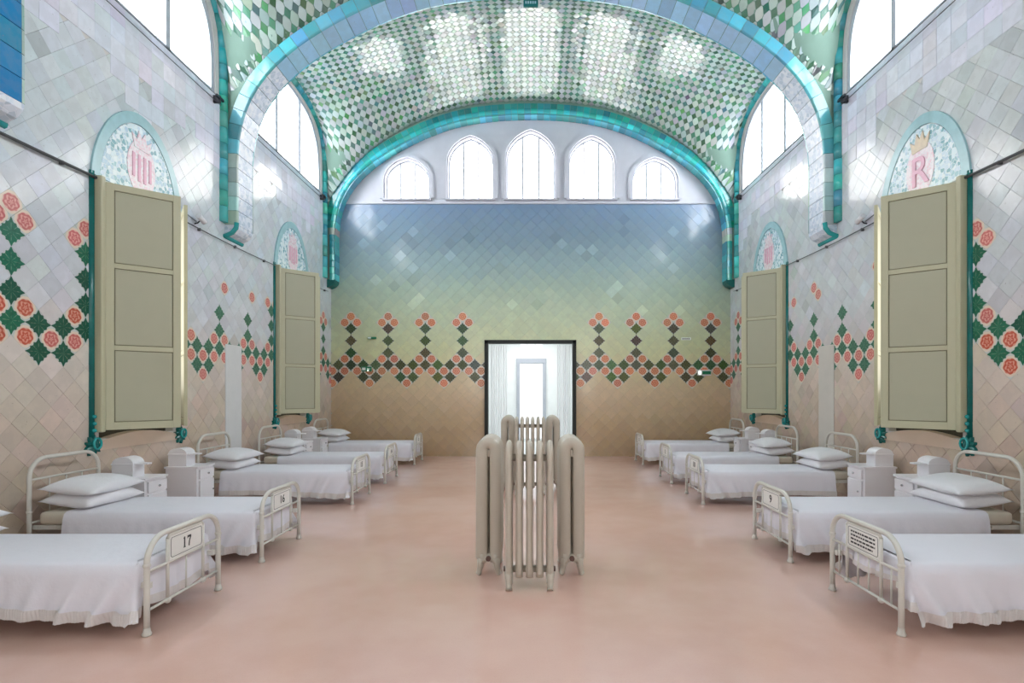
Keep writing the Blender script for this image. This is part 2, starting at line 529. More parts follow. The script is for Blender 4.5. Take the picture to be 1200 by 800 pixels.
class Tiles:
    """collects tiles of one wall: (polygon, centre, half diagonals, kind, rgb)"""
    def __init__(self, to3d, nrm):
        self.to3d = to3d; self.nrm = nrm; self.t = []
    def add(self, poly, c, hx, hz, kind, rgb, full, lift=0.0):
        self.t.append((poly, c, hx, hz, kind, rgb, full, lift))
    def geometry(self, poly, c, hx, hz, gap=0.002, h=0.006, tilt=(0, 0), lift=0.0, local=False):
        cu = sum(p[0] for p in poly) / len(poly); cz = sum(p[1] for p in poly) / len(poly)
        rad = max(0.03, min(hx, hz))
        def shr(g):
            res = []
            for (u, z) in poly:
                dx, dz = u - cu, z - cz
                k = 1 - g / rad
                res.append((cu + dx * k, cz + dz * k))
            return res
        A = shr(gap); B = shr(gap); T = shr(gap * 2.2)
        n = len(poly)
        def pt(u, z, off):
            off += tilt[0] * (u - cu) + tilt[1] * (z - cz) if off > 0 else 0
            if local: return (u - c[0], z - c[1], off + lift)
            p = self.to3d(u, z); return (p[0] + self.nrm[0] * (off + lift), p[1] + self.nrm[1] * (off + lift), p[2])
        vs = [pt(u, z, 0) for u, z in A] + [pt(u, z, h - 0.002) for u, z in B] + [pt(u, z, h) for u, z in T]
        fs = [tuple(range(2 * n, 3 * n))]
        for k in range(n):
            k2 = (k + 1) % n
            fs.append((k, k2, n + k2, n + k)); fs.append((n + k, n + k2, 2 * n + k2, 2 * n + k))
        uv = []
        src = A + B + T
        uvs = [((u - c[0]) / hx * 0.5 + 0.5, (z - c[1]) / hz * 0.5 + 0.5) for u, z in src]
        return vs, fs, uvs
    def flush(self, wall, rank, limit=300, gap=0.0018):
        order = sorted(range(len(self.t)), key=lambda i: rank(self.t[i]))
        single = set(order[:limit])
        rest = {'P': [], 'R': [], 'L': []}
        cache = {}
        ex = Vector(self.to3d(1, 0)) - Vector(self.to3d(0, 0))
        ez = Vector((0, 0, 1))
        en = Vector((self.nrm[0], self.nrm[1], 0))
        R = Matrix((ex, ez, en)).transposed().to_4x4()
        for i in range(len(self.t)):
            poly, c, hx, hz, kind, rgb, full, lift = self.t[i]
            tilt = (random.gauss(0, 0.007), random.gauss(0, 0.007))
            if i in single:
                key = (kind, hx, hz, lift, random.randint(0, 5)) if full else None
                me = cache.get(key) if key else None
                if me is None:
                    vs, fs, uvs = self.geometry(poly, c, hx, hz, gap, 0.006, tilt, lift, True)
                    me = bpy.data.meshes.new('wall_tile')
                    me.from_pydata(vs, [], fs)
                    l = me.uv_layers.new(name='UVMap')
                    for p in me.polygons:
                        for li in p.loop_indices:
                            l.data[li].uv = uvs[me.loops[li].vertex_index]
                    me.materials.append(M[{'P': 'tile_o', 'R': 'rose_o', 'L': 'leaf_o'}[kind]])
                    if key: cache[key] = me
                nm = {'P': 'wall_tile', 'R': 'rose_tile', 'L': 'leaf_tile'}[kind]
                o = bpy.data.objects.new(nm, me)
                COL.objects.link(o)
                o.matrix_world = Matrix.Translation(self.to3d(c[0], c[1])) @ R
                o.parent = wall
                o.color = lin(rgb)
            else:
                rest[kind].append((self.geometry(poly, c, hx, hz, gap, 0.006, tilt, lift), lin(rgb)))
        for kind, lst in rest.items():
            if not lst: continue
            V = []; Fc = []; U = []; Cc = []
            for (vs, fs, uvs), col in lst:
                o = len(V); V += vs
                for f in fs:
                    Fc.append(tuple(k + o for k in f))
                    for k in f:
                        U.append(uvs[k]); Cc.append(col)
            nm = {'P': 'wall_tiles', 'R': 'rose_tiles', 'L': 'leaf_tiles'}[kind]
            me = bpy.data.meshes.new(nm)
            me.from_pydata(V, [], Fc)
            l = me.uv_layers.new(name='UVMap')
            l.data.foreach_set('uv', [x for u in U for x in u])
            a = me.color_attributes.new('Col', 'FLOAT_COLOR', 'CORNER')
            a.data.foreach_set('color', [x for c in Cc for x in c])
            me.materials.append(M[{'P': 'tile_c', 'R': 'rose_c', 'L': 'leaf_c'}[kind]])
            o = bpy.data.objects.new(nm, me)
            COL.objects.link(o); o.parent = wall
            tag(o, kind='stuff')

# ------------------------------------------------------------------ SETTING: floor
mb = MB()
mb.box(-XW - 0.3, XW + 0.3, YR - 0.3, YB, -0.1, 0)
floor = tag(mb.build('floor', M['floor']), 'glossy pinkish terracotta floor of the ward', 'floor', kind='structure')

# ------------------------------------------------------------------ side walls
BAYS = [(RIBS[i], RIBS[i + 1]) for i in range(4)]
LOWWIN = [(-1.72, -0.36), (1.57, 2.97), (5.68, 7.08), (9.72, 11.16)]     # clear widths of the low windows along y
LOWZ = (1.02, 3.86)

def clerestory_poly(y0, y1, inset=0.0, zs=ZC):
    c = (y0 + y1) / 2; s = (y1 - y0) / 2 / 2.0
    tab = [(p.x, p.y) for p in smooth_tab(WALL_HALF, 4) if p.y > 6.0]
    right = [(c + (a * s) - 0.17 - inset if a > 1.4 else c + a * s * (1 - (0.17 + inset) / 1.7), b - 0.13 - inset) for a, b in tab]
    right = [(min(u, c + 1.7 * s - 0.17 - inset), z) for u, z in right]
    half = right + [(c + 1.7 * s - 0.17 - inset, zs + inset)]
    left = [(2 * c - u, z) for u, z in reversed(half)]
    return left + half[1:]

SIDE_TAB = [(0.0, (188, 168, 152)), (0.9, (200, 182, 166)), (1.5, (208, 194, 182)), (2.15, (212, 202, 194)), (2.5, (206, 207, 214)), (3.4, (206, 212, 218)), (5.0, (208, 216, 220))]
ROSE_SIDE = [(204, 92, 70), (208, 100, 80), (206, 112, 110), (198, 96, 74)]
LEAF_SIDE = [(22, 96, 72), (30, 104, 78), (24, 84, 66)]
HX = 0.1338; HZ = 0.1338; U0 = 4.80; Z8 = 2.19

def side_wall(sgn, name):
    to3d = lambda u, z: (sgn * XW, u, z)
    holes = []
    for (a, b) in LOWWIN:
        holes.append([(a + 0.1, LOWZ[0]), (b - 0.1, LOWZ[0]), (b - 0.1, LOWZ[1]), (a + 0.1, LOWZ[1])])
    for (a, b) in BAYS:
        holes.append(clerestory_poly(a, b))
    vs, fs = quad_mesh_holes([(YR, 0), (YB, 0), (YB, ZTOP), (YR, ZTOP)], holes, to3d)
    m = MB(); m.add(vs, fs)
    # reveals of the openings, 0.3 m deep
    for h in holes:
        n = len(h)
        vv = [(sgn * XW, u, z) for u, z in h] + [(sgn * (XW + 0.3), u, z) for u, z in h]
        m.add(vv, [(k, (k + 1) % n, n + (k + 1) % n, n + k) for k in range(n)])
    wall = m.build(name, M['grout_side'], fix=False)
    tag(wall, 'tall glazed tile wall on the %s with rose and leaf tiles' % ('left' if sgn < 0 else 'right'), 'wall', kind='structure')
    # tiles
    T = Tiles(to3d, (-sgn, 0))
    cov = [(a, b, LOWZ[0] - 0.03, LOWZ[1]) for a, b in LOWWIN]
    patch = (8.16, 8.62, 0.0, 2.27) if sgn < 0 else (8.22, 8.66, 0.0, 2.27)
    i0 = int((1.2 - U0) / HX) - 1; i1 = int((YB - U0) / HX) + 2
    j0 = int((0 - Z8) / HZ) - 1; j1 = int((5.25 - Z8) / HZ) + 1
    for i in range(i0, i1 + 1):
        for j in range(j0, j1 + 1):
            if (i + j) % 2: continue
            c = (U0 + i * HX, Z8 + j * HZ)
            r = 8 - j
            m6 = ((i + 3) % 6) - 3
            p = [(c[0] + HX, c[1]), (c[0], c[1] + HZ), (c[0] - HX, c[1]), (c[0], c[1] - HZ)]
            polys = clip(clip(clip(p, 0, -1, 0), 1, 0, YB), -1, 0, -1.2)
            polys = [polys] if area(polys) > 0.001 else []
            for rc in cov + [patch]:
                polys = minus_rect(polys, rc)
            full = len(polys) == 1 and abs(area(polys[0]) - 2 * HX * HZ) < 1e-5
            kind = PAT.get((m6, r)) or PAT.get((-3 if m6 == 3 else m6, r), 'P')
            u = c[0]
            rnd = random.Random(i * 977 + j * 31 + (5 if sgn > 0 else 0))
            if kind != 'P':
                if sgn < 0 and u < 5.64 and r == 11: kind = 'P'
                if 7.1 < u < 9.75 and r <= 2 and rnd.random() < 0.62: kind = 'P'
                if 7.1 < u < 7.4 and r in (2, 4, 6) and sgn < 0: kind = 'P'
                if sgn > 0 and abs(u - 5.6) < 0.2 and False: kind = 'P'
            if kind == 'R':
                rgb = ROSE_SIDE[rnd.randint(0, 3)]
                if r <= 1 or u > 7: rgb = jitter((208, 120, 118), 0.03)
            elif kind == 'L':
                rgb = LEAF_SIDE[rnd.randint(0, 2)]
                if u > 7: rgb = (62, 112, 92)
            else:
                rgb = jitter(lerp3(SIDE_TAB, c[1]), 0.018)
                if sgn > 0: rgb = (rgb[0] * 0.985, rgb[1] * 0.975, rgb[2] * 0.965)
                if rnd.random() < 0.04: rgb = tuple(v * 0.93 for v in rgb)
            for q in polys:
                T.add(q, c, HX, HZ, kind, rgb, full)
    # square white tiles under the clerestory windows, laid level, stepping down irregularly
    S = 0.215
    ncol = int((YB - 1.2) / S) + 1
    for i in range(ncol):
        u = 1.2 + S * (i + 0.5)
        depth = 4 + int(1.5 * math.sin(i * 0.9 + sgn) + 1.2 * math.sin(i * 0.37 + 2 * sgn))
        for j in range(max(3, depth)):
            z = ZC - S * (j + 0.5)
            p = [(u + S / 2, z + S / 2), (u - S / 2, z + S / 2), (u - S / 2, z - S / 2), (u + S / 2, z - S / 2)]
            p = clip(p, 1, 0, YB)
            if area(p) < 0.004: continue
            if j > 2 and random.random() < 0.12: continue
            T.add(p, (u, z), S / 2, S / 2, 'P', jitter((222, 223, 234), 0.02), abs(area(p) - S * S) < 1e-5, 0.004)
    def rank(t):
        u, z = t[1]
        a = area(t[0]) / (2 * HX * HZ)
        vis = u > 4.66 and z < 1.55 + 458 * u / F_PX
        if not vis: return 1e4 + abs(u)
        return u ** 3 / max(a, 0.05)
    T.flush(wall, rank, 300, 0.0011)
    # plain repaired strip below the rib
    m = MB()
    m.box(*(sorted((sgn * XW, sgn * (XW - 0.012)))), patch[0] + 0.004, patch[1] - 0.004, 0, patch[3], 0.003)
    m.build('plaster_strip', M['patch'] if sgn < 0 else M['patch_right'], wall)
    # tympana above the low windows
    for wi, (a, b) in enumerate(LOWWIN):
        if wi == 0: continue
        c = (a + b) / 2; ha = (b - a) / 2 + 0.03
        def ell(k, sa, sb, z0=LOWZ[1] + 0.02, n=36):
            return [(c + ha * sa * math.cos(PI * q / n) * (1 - 0.08 * math.sin(PI * q / n)), z0 + 0.98 * sb * math.sin(PI * q / n)) for q in range(n + 1)]
        m = MB(); x0 = sgn * XW; x1 = sgn * (XW - 0.024)
        m.prism(ell(0, 0.84, 0.86), *sorted((x0, x1)), 'x')
        ty = m.build('tympanum', M['mosaic'], wall)
        outer = ell(0, 1, 1); inner = ell(0, 0.85, 0.87)
        nseg = 9
        for s in range(nseg):
            k0 = s * 4; k1 = k0 + 4
            po = outer[k0:k1 + 1]; pi_ = inner[k0:k1 + 1]
            m = MB(); m.prism(po + list(reversed(pi_)), *sorted((x0, sgn * (XW - 0.030))), 'x')
            t = m.build('band_tile', M['aqua'], ty)
        # medallion: pale field, crown and device
        xs = lambda d: sorted((sgn * (XW - 0.02), sgn * (XW - d)))
        zc = LOWZ[1] + 0.34
        m = MB(); m.prism([(c + 0.23 * math.cos(2 * PI * k / 28), zc + 0.02 + 0.33 * math.sin(2 * PI * k / 28)) for k in range(28)], *xs(0.030), 'x')
        m.build('medallion', M['mosaic_pink'], ty)
        m = MB()
        zt = zc + 0.30
        m.prism([(c - 0.12, zt - 0.06), (c + 0.12, zt - 0.06), (c + 0.16, zt + 0.10), (c + 0.08, zt + 0.04), (c + 0.05, zt + 0.16), (c, zt + 0.08), (c - 0.05, zt + 0.16), (c - 0.08, zt + 0.04), (c - 0.16, zt + 0.10)], *xs(0.036), 'x')
        m.build('crown', M['gold'] if (sgn > 0 and wi != 3) else M['mosaic_pink'], ty)
        if (sgn < 0) or wi == 3:
            for q in range(4):
                m = MB(); yy = c - 0.135 + 0.09 * q
                m.prism([(yy - 0.02, zc - 0.17 + 0.04 * abs(q - 1.5)), (yy + 0.02, zc - 0.17 + 0.04 * abs(q - 1.5)), (yy + 0.02, zc + 0.17), (yy - 0.02, zc + 0.17)], *xs(0.038), 'x')
                m.build('shield_stripe', M['pink'], ty)
        else:
            f = bpy.data.curves.new('R', 'FONT'); f.body = 'R'; f.size = 0.5; f.extrude = 0.006; f.align_x = 'CENTER'; f.align_y = 'CENTER'; f.offset = 0.004
            to = bpy.data.objects.new('letter', f); COL.objects.link(to)
            me = bpy.data.meshes.new_from_object(to)
            bpy.data.objects.remove(to)
            lo = bpy.data.objects.new('letter', me); COL.objects.link(lo); lo.parent = ty
            me.materials.clear(); me.materials.append(M['pink'])
            lo.location = (sgn * (XW - 0.034), c, zc - 0.02); lo.rotation_euler = (PI / 2, 0, -PI / 2 * sgn)
    return wall

wall_left = side_wall(-1, 'wall_left')
wall_right = side_wall(1, 'wall_right')

# ------------------------------------------------------------------ back wall
DOOR = (-1.09, 1.07, 0.0, 2.74)
BWIN = [(-2.92, 0.52, 6.52, 7.02), (-1.42, 0.535, 6.92, 7.53), (0.0, 0.575, 7.0, 7.67), (1.44, 0.535, 6.92, 7.53), (2.93, 0.52, 6.52, 7.02)]
def pointed(cx, hw, zs, zt, z0, grow=0.0, n=8):
    hw += grow; zt += grow
    pts = [(cx - hw, z0), (cx + hw, z0)]
    R = 1.45 * hw; top = math.sqrt(R * R - (R - hw) ** 2)
    arc = []
    for k in range(n + 1):
        x = hw * (1 - (k / n) ** 1.6)
        arc.append((x, zs + (zt - zs) * math.sqrt(max(0, R * R - (x + R - hw) ** 2)) / top))
    pts += [(cx + x, z) for x, z in arc]
    pts += [(cx - x, z) for x, z in reversed(arc[:-1])]
    return pts

to3b = lambda u, z: (u, YB, z)
holes = [[(DOOR[0], 0.001), (DOOR[1], 0.001), (DOOR[1], DOOR[3]), (DOOR[0], DOOR[3])]]
vs, fs = quad_mesh_holes([(-XW, 0), (XW, 0), (XW, ZC), (-XW, ZC)], holes, to3b)
m = MB(); m.add(vs, fs)
wall_back = tag(m.build('wall_back', M['grout_back'], fix=False), 'back wall of diamond tiles shading from tan to blue grey', 'wall', kind='structure')
m = MB()
bh = [pointed(cx, hw, zs, zt, 6.08) for cx, hw, zs, zt in BWIN]
vs, fs = quad_mesh_holes([(-XW, ZC), (XW, ZC), (XW, ZTOP), (-XW, ZTOP)], bh, lambda u, z: (u, YB, z))
m.add(vs, fs)
for h in bh:
    n = len(h)
    m.add([(u, YB, z) for u, z in h] + [(u, YB + 0.35, z) for u, z in h], [(k, (k + 1) % n, n + (k + 1) % n, n + k) for k in range(n)])
upper = m.build('upper_wall', M['plaster'], wall_back, fix=False)
m = MB(); m.box(-XW, XW, YB - 0.035, YB + 0.01, ZC - 0.02, ZC + 0.035, 0.008)
m.build('ledge', M['plaster'], wall_back)

for i, (cx, hw, zs, zt) in enumerate(BWIN):
    w = empty('window_%d' % (i + 1), (cx, YB, 6.08))
    tag(w, ['far left small pointed window', 'second pointed window from the left', 'tallest pointed window in the middle', 'fourth pointed window from the left', 'far right small pointed window'][i] + ' above the back wall', 'window', kind='structure')
    def band(g0, g1, y0, y1, nm, mat):
        a = pointed(0, hw, zs - 6.08, zt - 6.08, 0, g1); b = pointed(0, hw, zs - 6.08, zt - 6.08, 0, g0)
        mm = MB(); n = len(a)
        for k in range(1, n):
            k2 = (k + 1) % n
            if k2 == 1: continue
            if k == 0: continue
            q = [a[k], a[k2], b[k2], b[k]]
            vs = [(p[0], y0, p[1]) for p in q] + [(p[0], y1, p[1]) for p in q]
            mm.add(vs, [(0, 1, 2, 3), (7, 6, 5, 4), (0, 4, 5, 1), (3, 2, 6, 7)])
        return mm.build(nm, mat, w)
    band(0.035, 0.115, -0.05, 0.0, 'outer_moulding', M['plaster'])
    band(-0.03, 0.0, 0.10, 0.16, 'frame', M['frame_white'])
    mm = MB(); mm.box(-hw - 0.06, hw + 0.06, -0.07, 0.12, -0.05, -0.005, 0.01); mm.build('sill', M['plaster'], w)
    for sx in (-1, 1):
        mm = MB()
        zz = zs - 6.08 + (zt - zs) * 0.84
        mm.box(sx * hw / 3 - 0.02, sx * hw / 3 + 0.02, 0.09, 0.13, 0, zz, 0.003); mm.build('mullion', M['frame_white'], w)
    mm = MB(); mm.box(-hw, hw, 0.09, 0.13, -0.0, 0.03, 0.004); mm.build('bottom_rail', M['frame_white'], w)
    mm = MB(); pts = pointed(0, hw + 0.01, zs - 6.08, zt - 6.08 + 0.01, 0)
    mm.prism(pts, 0.15, 0.16, 'y'); mm.build('pane', M['pane_back'], w)

BACK_TAB = [(0.0, (178, 150, 118)), (0.8, (200, 172, 138)), (1.5, (214, 188, 156)), (2.05, (216, 200, 160)), (2.4, (214, 214, 170)), (3.2, (200, 210, 178)), (3.9, (178, 196, 178)), (4.5, (156, 178, 180)), (5.1, (134, 156, 170)), (6.0, (122, 146, 178))]
T = Tiles(to3b, (0, -1))
BX = 0.1465; BZ = 0.143; BZ8 = 2.155
rb = random.Random(3)
light_spots = set()
for i in range(-34, 35):
    for j in range(-17, 29):
        if (i + j) % 2 == 0: continue
        c = (i * BX, BZ8 + (j - 0) * BZ)
        if c[1] < -BZ or c[1] > ZC + BZ: continue
        r = 8 - j
        m6 = ((abs(i) - 11 + 3) % 6) - 3
        p = [(c[0] + BX, c[1]), (c[0], c[1] + BZ), (c[0] - BX, c[1]), (c[0], c[1] - BZ)]
        p = clip(clip(clip(clip(p, 0, -1, 0), 0, 1, ZC - 0.02), 1, 0, XW), -1, 0, XW)
        polys = [p] if area(p) > 0.001 else []
        polys = minus_rect(polys, DOOR)
        full = len(polys) == 1 and abs(area(polys[0]) - 2 * BX * BZ) < 1e-5
        kind = PAT.get((m6, r), 'P') if abs(i) >= 7 else 'P'
        if kind == 'R':
            rgb = jitter((218, 132, 96), 0.05)  # orange tint of the yellowish light put into the rose colour
        elif kind == 'L':
            rgb = jitter((84, 88, 62), 0.10)
        else:
            rgb = jitter(lerp3(BACK_TAB, c[1] + rb.gauss(0, 0.05)), 0.006)
            q = rb.random()
            if 3.4 < c[1] < 5.7:
                if q < 0.035: rgb = tuple(v * 1.06 + 6 for v in rgb)
                elif q < 0.07: rgb = tuple(v * 0.94 for v in rgb)
        for q in polys:
            T.add(q, c, BX, BZ, kind, rgb, full)
def rank_b(t):
    # decorated tiles first, then plain ones around the door
    return (0 if t[4] != 'P' else 1, -area(t[0]), abs(t[1][0]) + abs(t[1][1] - 3))
T.flush(wall_back, rank_b, 300, 0.0008)

# rear wall behind the camera, plain plaster with added glowing panes as unseen fill light
m = MB()
rh = [[(x - 0.6, 1.2), (x + 0.6, 1.2), (x + 0.6, 4.6), (x - 0.6, 4.6)] for x in (-2.8, 0, 2.8)]
vs, fs = quad_mesh_holes([(-XW, 0), (XW, 0), (XW, ZTOP), (-XW, ZTOP)], rh, lambda u, z: (u, YR, z))
m.add(vs, fs)
wall_rear = tag(m.build('wall_rear', M['plaster'], fix=False), 'plain plaster wall behind the viewer', 'wall', kind='structure')
for x in (-2.8, 0, 2.8):
    m = MB(); m.box(x - 0.6, x + 0.6, YR - 0.1, YR - 0.08, 1.2, 4.6); m.build('glow_pane', M['pane_low'], wall_rear)  # added glowing panes, fill light from behind the camera

# ------------------------------------------------------------------ ceiling vaults
m = MB()
for bi, (y0, y1) in enumerate(BAYS):
    nx, ny = 60, 28
    ys = [y0 + (y1 - y0) * k / ny for k in range(ny + 1)]
    if bi == 3: ys[-1] = YB + 0.02
    xs = [-XW - 0.01 + (2 * XW + 0.02) * k / nx for k in range(nx + 1)]
    m.add([(x, y, vault_z(x, y, y0, y1)) for y in ys for x in xs],
          [(b * (nx + 1) + a, b * (nx + 1) + a + 1, (b + 1) * (nx + 1) + a + 1, (b + 1) * (nx + 1) + a) for b in range(ny) for a in range(nx)], True)
ceiling = tag(m.build('ceiling', M['grout_vault'], fix=False), 'vaulted ceiling of white and green checkered tiles between tiled arches', 'ceiling', kind='structure')
P = 0.14
for bi, (y0, y1) in enumerate(BAYS):
    if bi == 0: continue
    V = []; Fc = []; Cc = []
    NX = 260
    tabs = {}
    def row(y):
        # arc length from the crown at this y, out to the wall
        key = round(y, 3)
        if key not in tabs:
            t = [0.0]; pz = vault_z(0, y, y0, y1); dx = XW / NX
            for k in range(1, NX + 1):
                z = vault_z(dx * k, y, y0, y1)
                t.append(t[-1] + math.hypot(dx, z - pz)); pz = z
            tabs[key] = t
        return tabs[key]
    def at(s_, y):
        t = row(y); a_ = abs(s_)
        if a_ >= t[-1]: return math.copysign(XW - 0.002, s_)
        k = bisect.bisect_right(t, a_) - 1
        x = (k + (a_ - t[k]) / max(1e-9, t[k + 1] - t[k])) * XW / NX
        return math.copysign(x, s_)
    ny = int((y1 - y0 - 2 * RW + 0.1) / P); py = (y1 - y0 - 2 * RW + 0.1) / ny; ys0 = y0 + RW - 0.05
    rr = random.Random(11 + bi)
    nmax = int(8.5 / P)
    OCT = [(0.475, 0.11), (0.11, 0.475), (-0.11, 0.475), (-0.475, 0.11), (-0.475, -0.11), (-0.11, -0.475), (0.11, -0.475), (0.475, -0.11)]
    DIA = [(0.40, 0), (0, 0.40), (-0.40, 0), (0, -0.40)]
    for a2 in range(-2 * nmax, 2 * nmax + 1):
        for b2 in range(0, 2 * ny + 1):
            if (a2 + b2) % 2: continue
            g = a2 % 2 == 1
            sc = a2 * 0.5 * P; yc2 = ys0 + b2 * 0.5 * py
            tz = (rr.gauss(0, 0.0012), rr.gauss(0, 0.0012))
            shape = DIA if g else OCT
            vs = []; bad = False
            for lev, kk in ((0.0, 1.0), (-0.008, 0.93)):
                for dx, dy in shape:
                    y = min(max(yc2 + dy * kk * py, y0), y1 if bi < 3 else YB)
                    x = at(sc + dx * kk * P, y)
                    if x is None: bad = True; break
                    vs.append((x, y, vault_z(x, y, y0, y1) + lev + ((tz[0] * dx + tz[1] * dy) * 2 if lev else 0)))
                if bad: break
            if abs(sc) > row(min(max(yc2, y0), YB))[-1] + 0.03: continue
            o = len(V); V += vs; n = len(shape)
            fl = [tuple(range(2 * n - 1, n - 1, -1))] + [(q, (q + 1) % n, n + (q + 1) % n, n + q) for q in range(n)]
            if g:
                cc = jitter((74, 120, 98), 0.10)
                if rr.random() < 0.12: cc = (50, 90, 62)
            else:
                cc = jitter((164, 178, 176), 0.045)
            cc = lin(cc)
            for f in fl:
                Fc.append(tuple(o + q for q in f)); Cc += [cc] * len(f)
    me = bpy.data.meshes.new('vault_tiles')
    me.from_pydata(V, [], Fc)
    ca = me.color_attributes.new('Col', 'FLOAT_COLOR', 'CORNER')
    ca.data.foreach_set('color', [x for c in Cc for x in c])
    me.materials.append(M['vault_tile'])
    o = bpy.data.objects.new('vault_tiles', me); COL.objects.link(o); o.parent = ceiling
    tag(o, kind='stuff')

# ------------------------------------------------------------------ transverse ribs (tiled arches)
half = smooth_tab(RIB_HALF, 6)
full = [(-p.x, p.y) for p in reversed(half)] + [(p.x, p.y) for p in half[1:]]
def resample(pts, step):
    L = [0]
    for a, b in zip(pts, pts[1:]): L.append(L[-1] + math.hypot(b[0] - a[0], b[1] - a[1]))
    n = max(2, round(L[-1] / step)); out = []
    j = 0
    for k in range(n + 1):
        s = L[-1] * k / n
        while j < len(L) - 2 and L[j + 1] < s: j += 1
        t = (s - L[j]) / max(1e-9, L[j + 1] - L[j])
        out.append((pts[j][0] + (pts[j + 1][0] - pts[j][0]) * t, pts[j][1] + (pts[j + 1][1] - pts[j][1]) * t))
    return out
def normals(pts):
    out = []
    for i in range(len(pts)):
        a = pts[max(0, i - 1)]; b = pts[min(len(pts) - 1, i + 1)]
        dx, dz = b[0] - a[0], b[1] - a[1]; l = math.hypot(dx, dz)
        out.append((-dz / l, dx / l))          # outward (up) for a left-to-right arch
    return out

def arch_piece(path, nrm, k0, k1, prof, name, mat, parent, gap=0.004):
    """a curved tile: profile (y, offset) swept along path[k0..k1]"""
    mm = MB(); vs = []
    n = len(prof)
    ks = [k0 + (k1 - k0) * t / 2 for t in range(3)]
    for q, k in enumerate(ks):
        kk = int(k); f = k - kk
        k2 = min(kk + 1, len(path) - 1)
        px = path[kk][0] * (1 - f) + path[k2][0] * f; pz = path[kk][1] * (1 - f) + path[k2][1] * f
        nx = nrm[kk][0] * (1 - f) + nrm[k2][0] * f; nz = nrm[kk][1] * (1 - f) + nrm[k2][1] * f
        sh = gap if q == 0 else (-gap if q == 2 else 0)
        tx, tz = nz, -nx
        for (y, off) in prof:
            vs.append((px + nx * off + tx * sh, y, pz + nz * off + tz * sh))
    fs = []
    for q in range(2):
        for a in range(n):
            b = (a + 1) % n
            fs.append((q * n + a, q * n + b, (q + 1) * n + b, (q + 1) * n + a))
    fs.append(tuple(reversed(range(n)))); fs.append(tuple(range(2 * n, 3 * n)))
    mm.add(vs, fs)
    return mm.build(name, mat, parent)

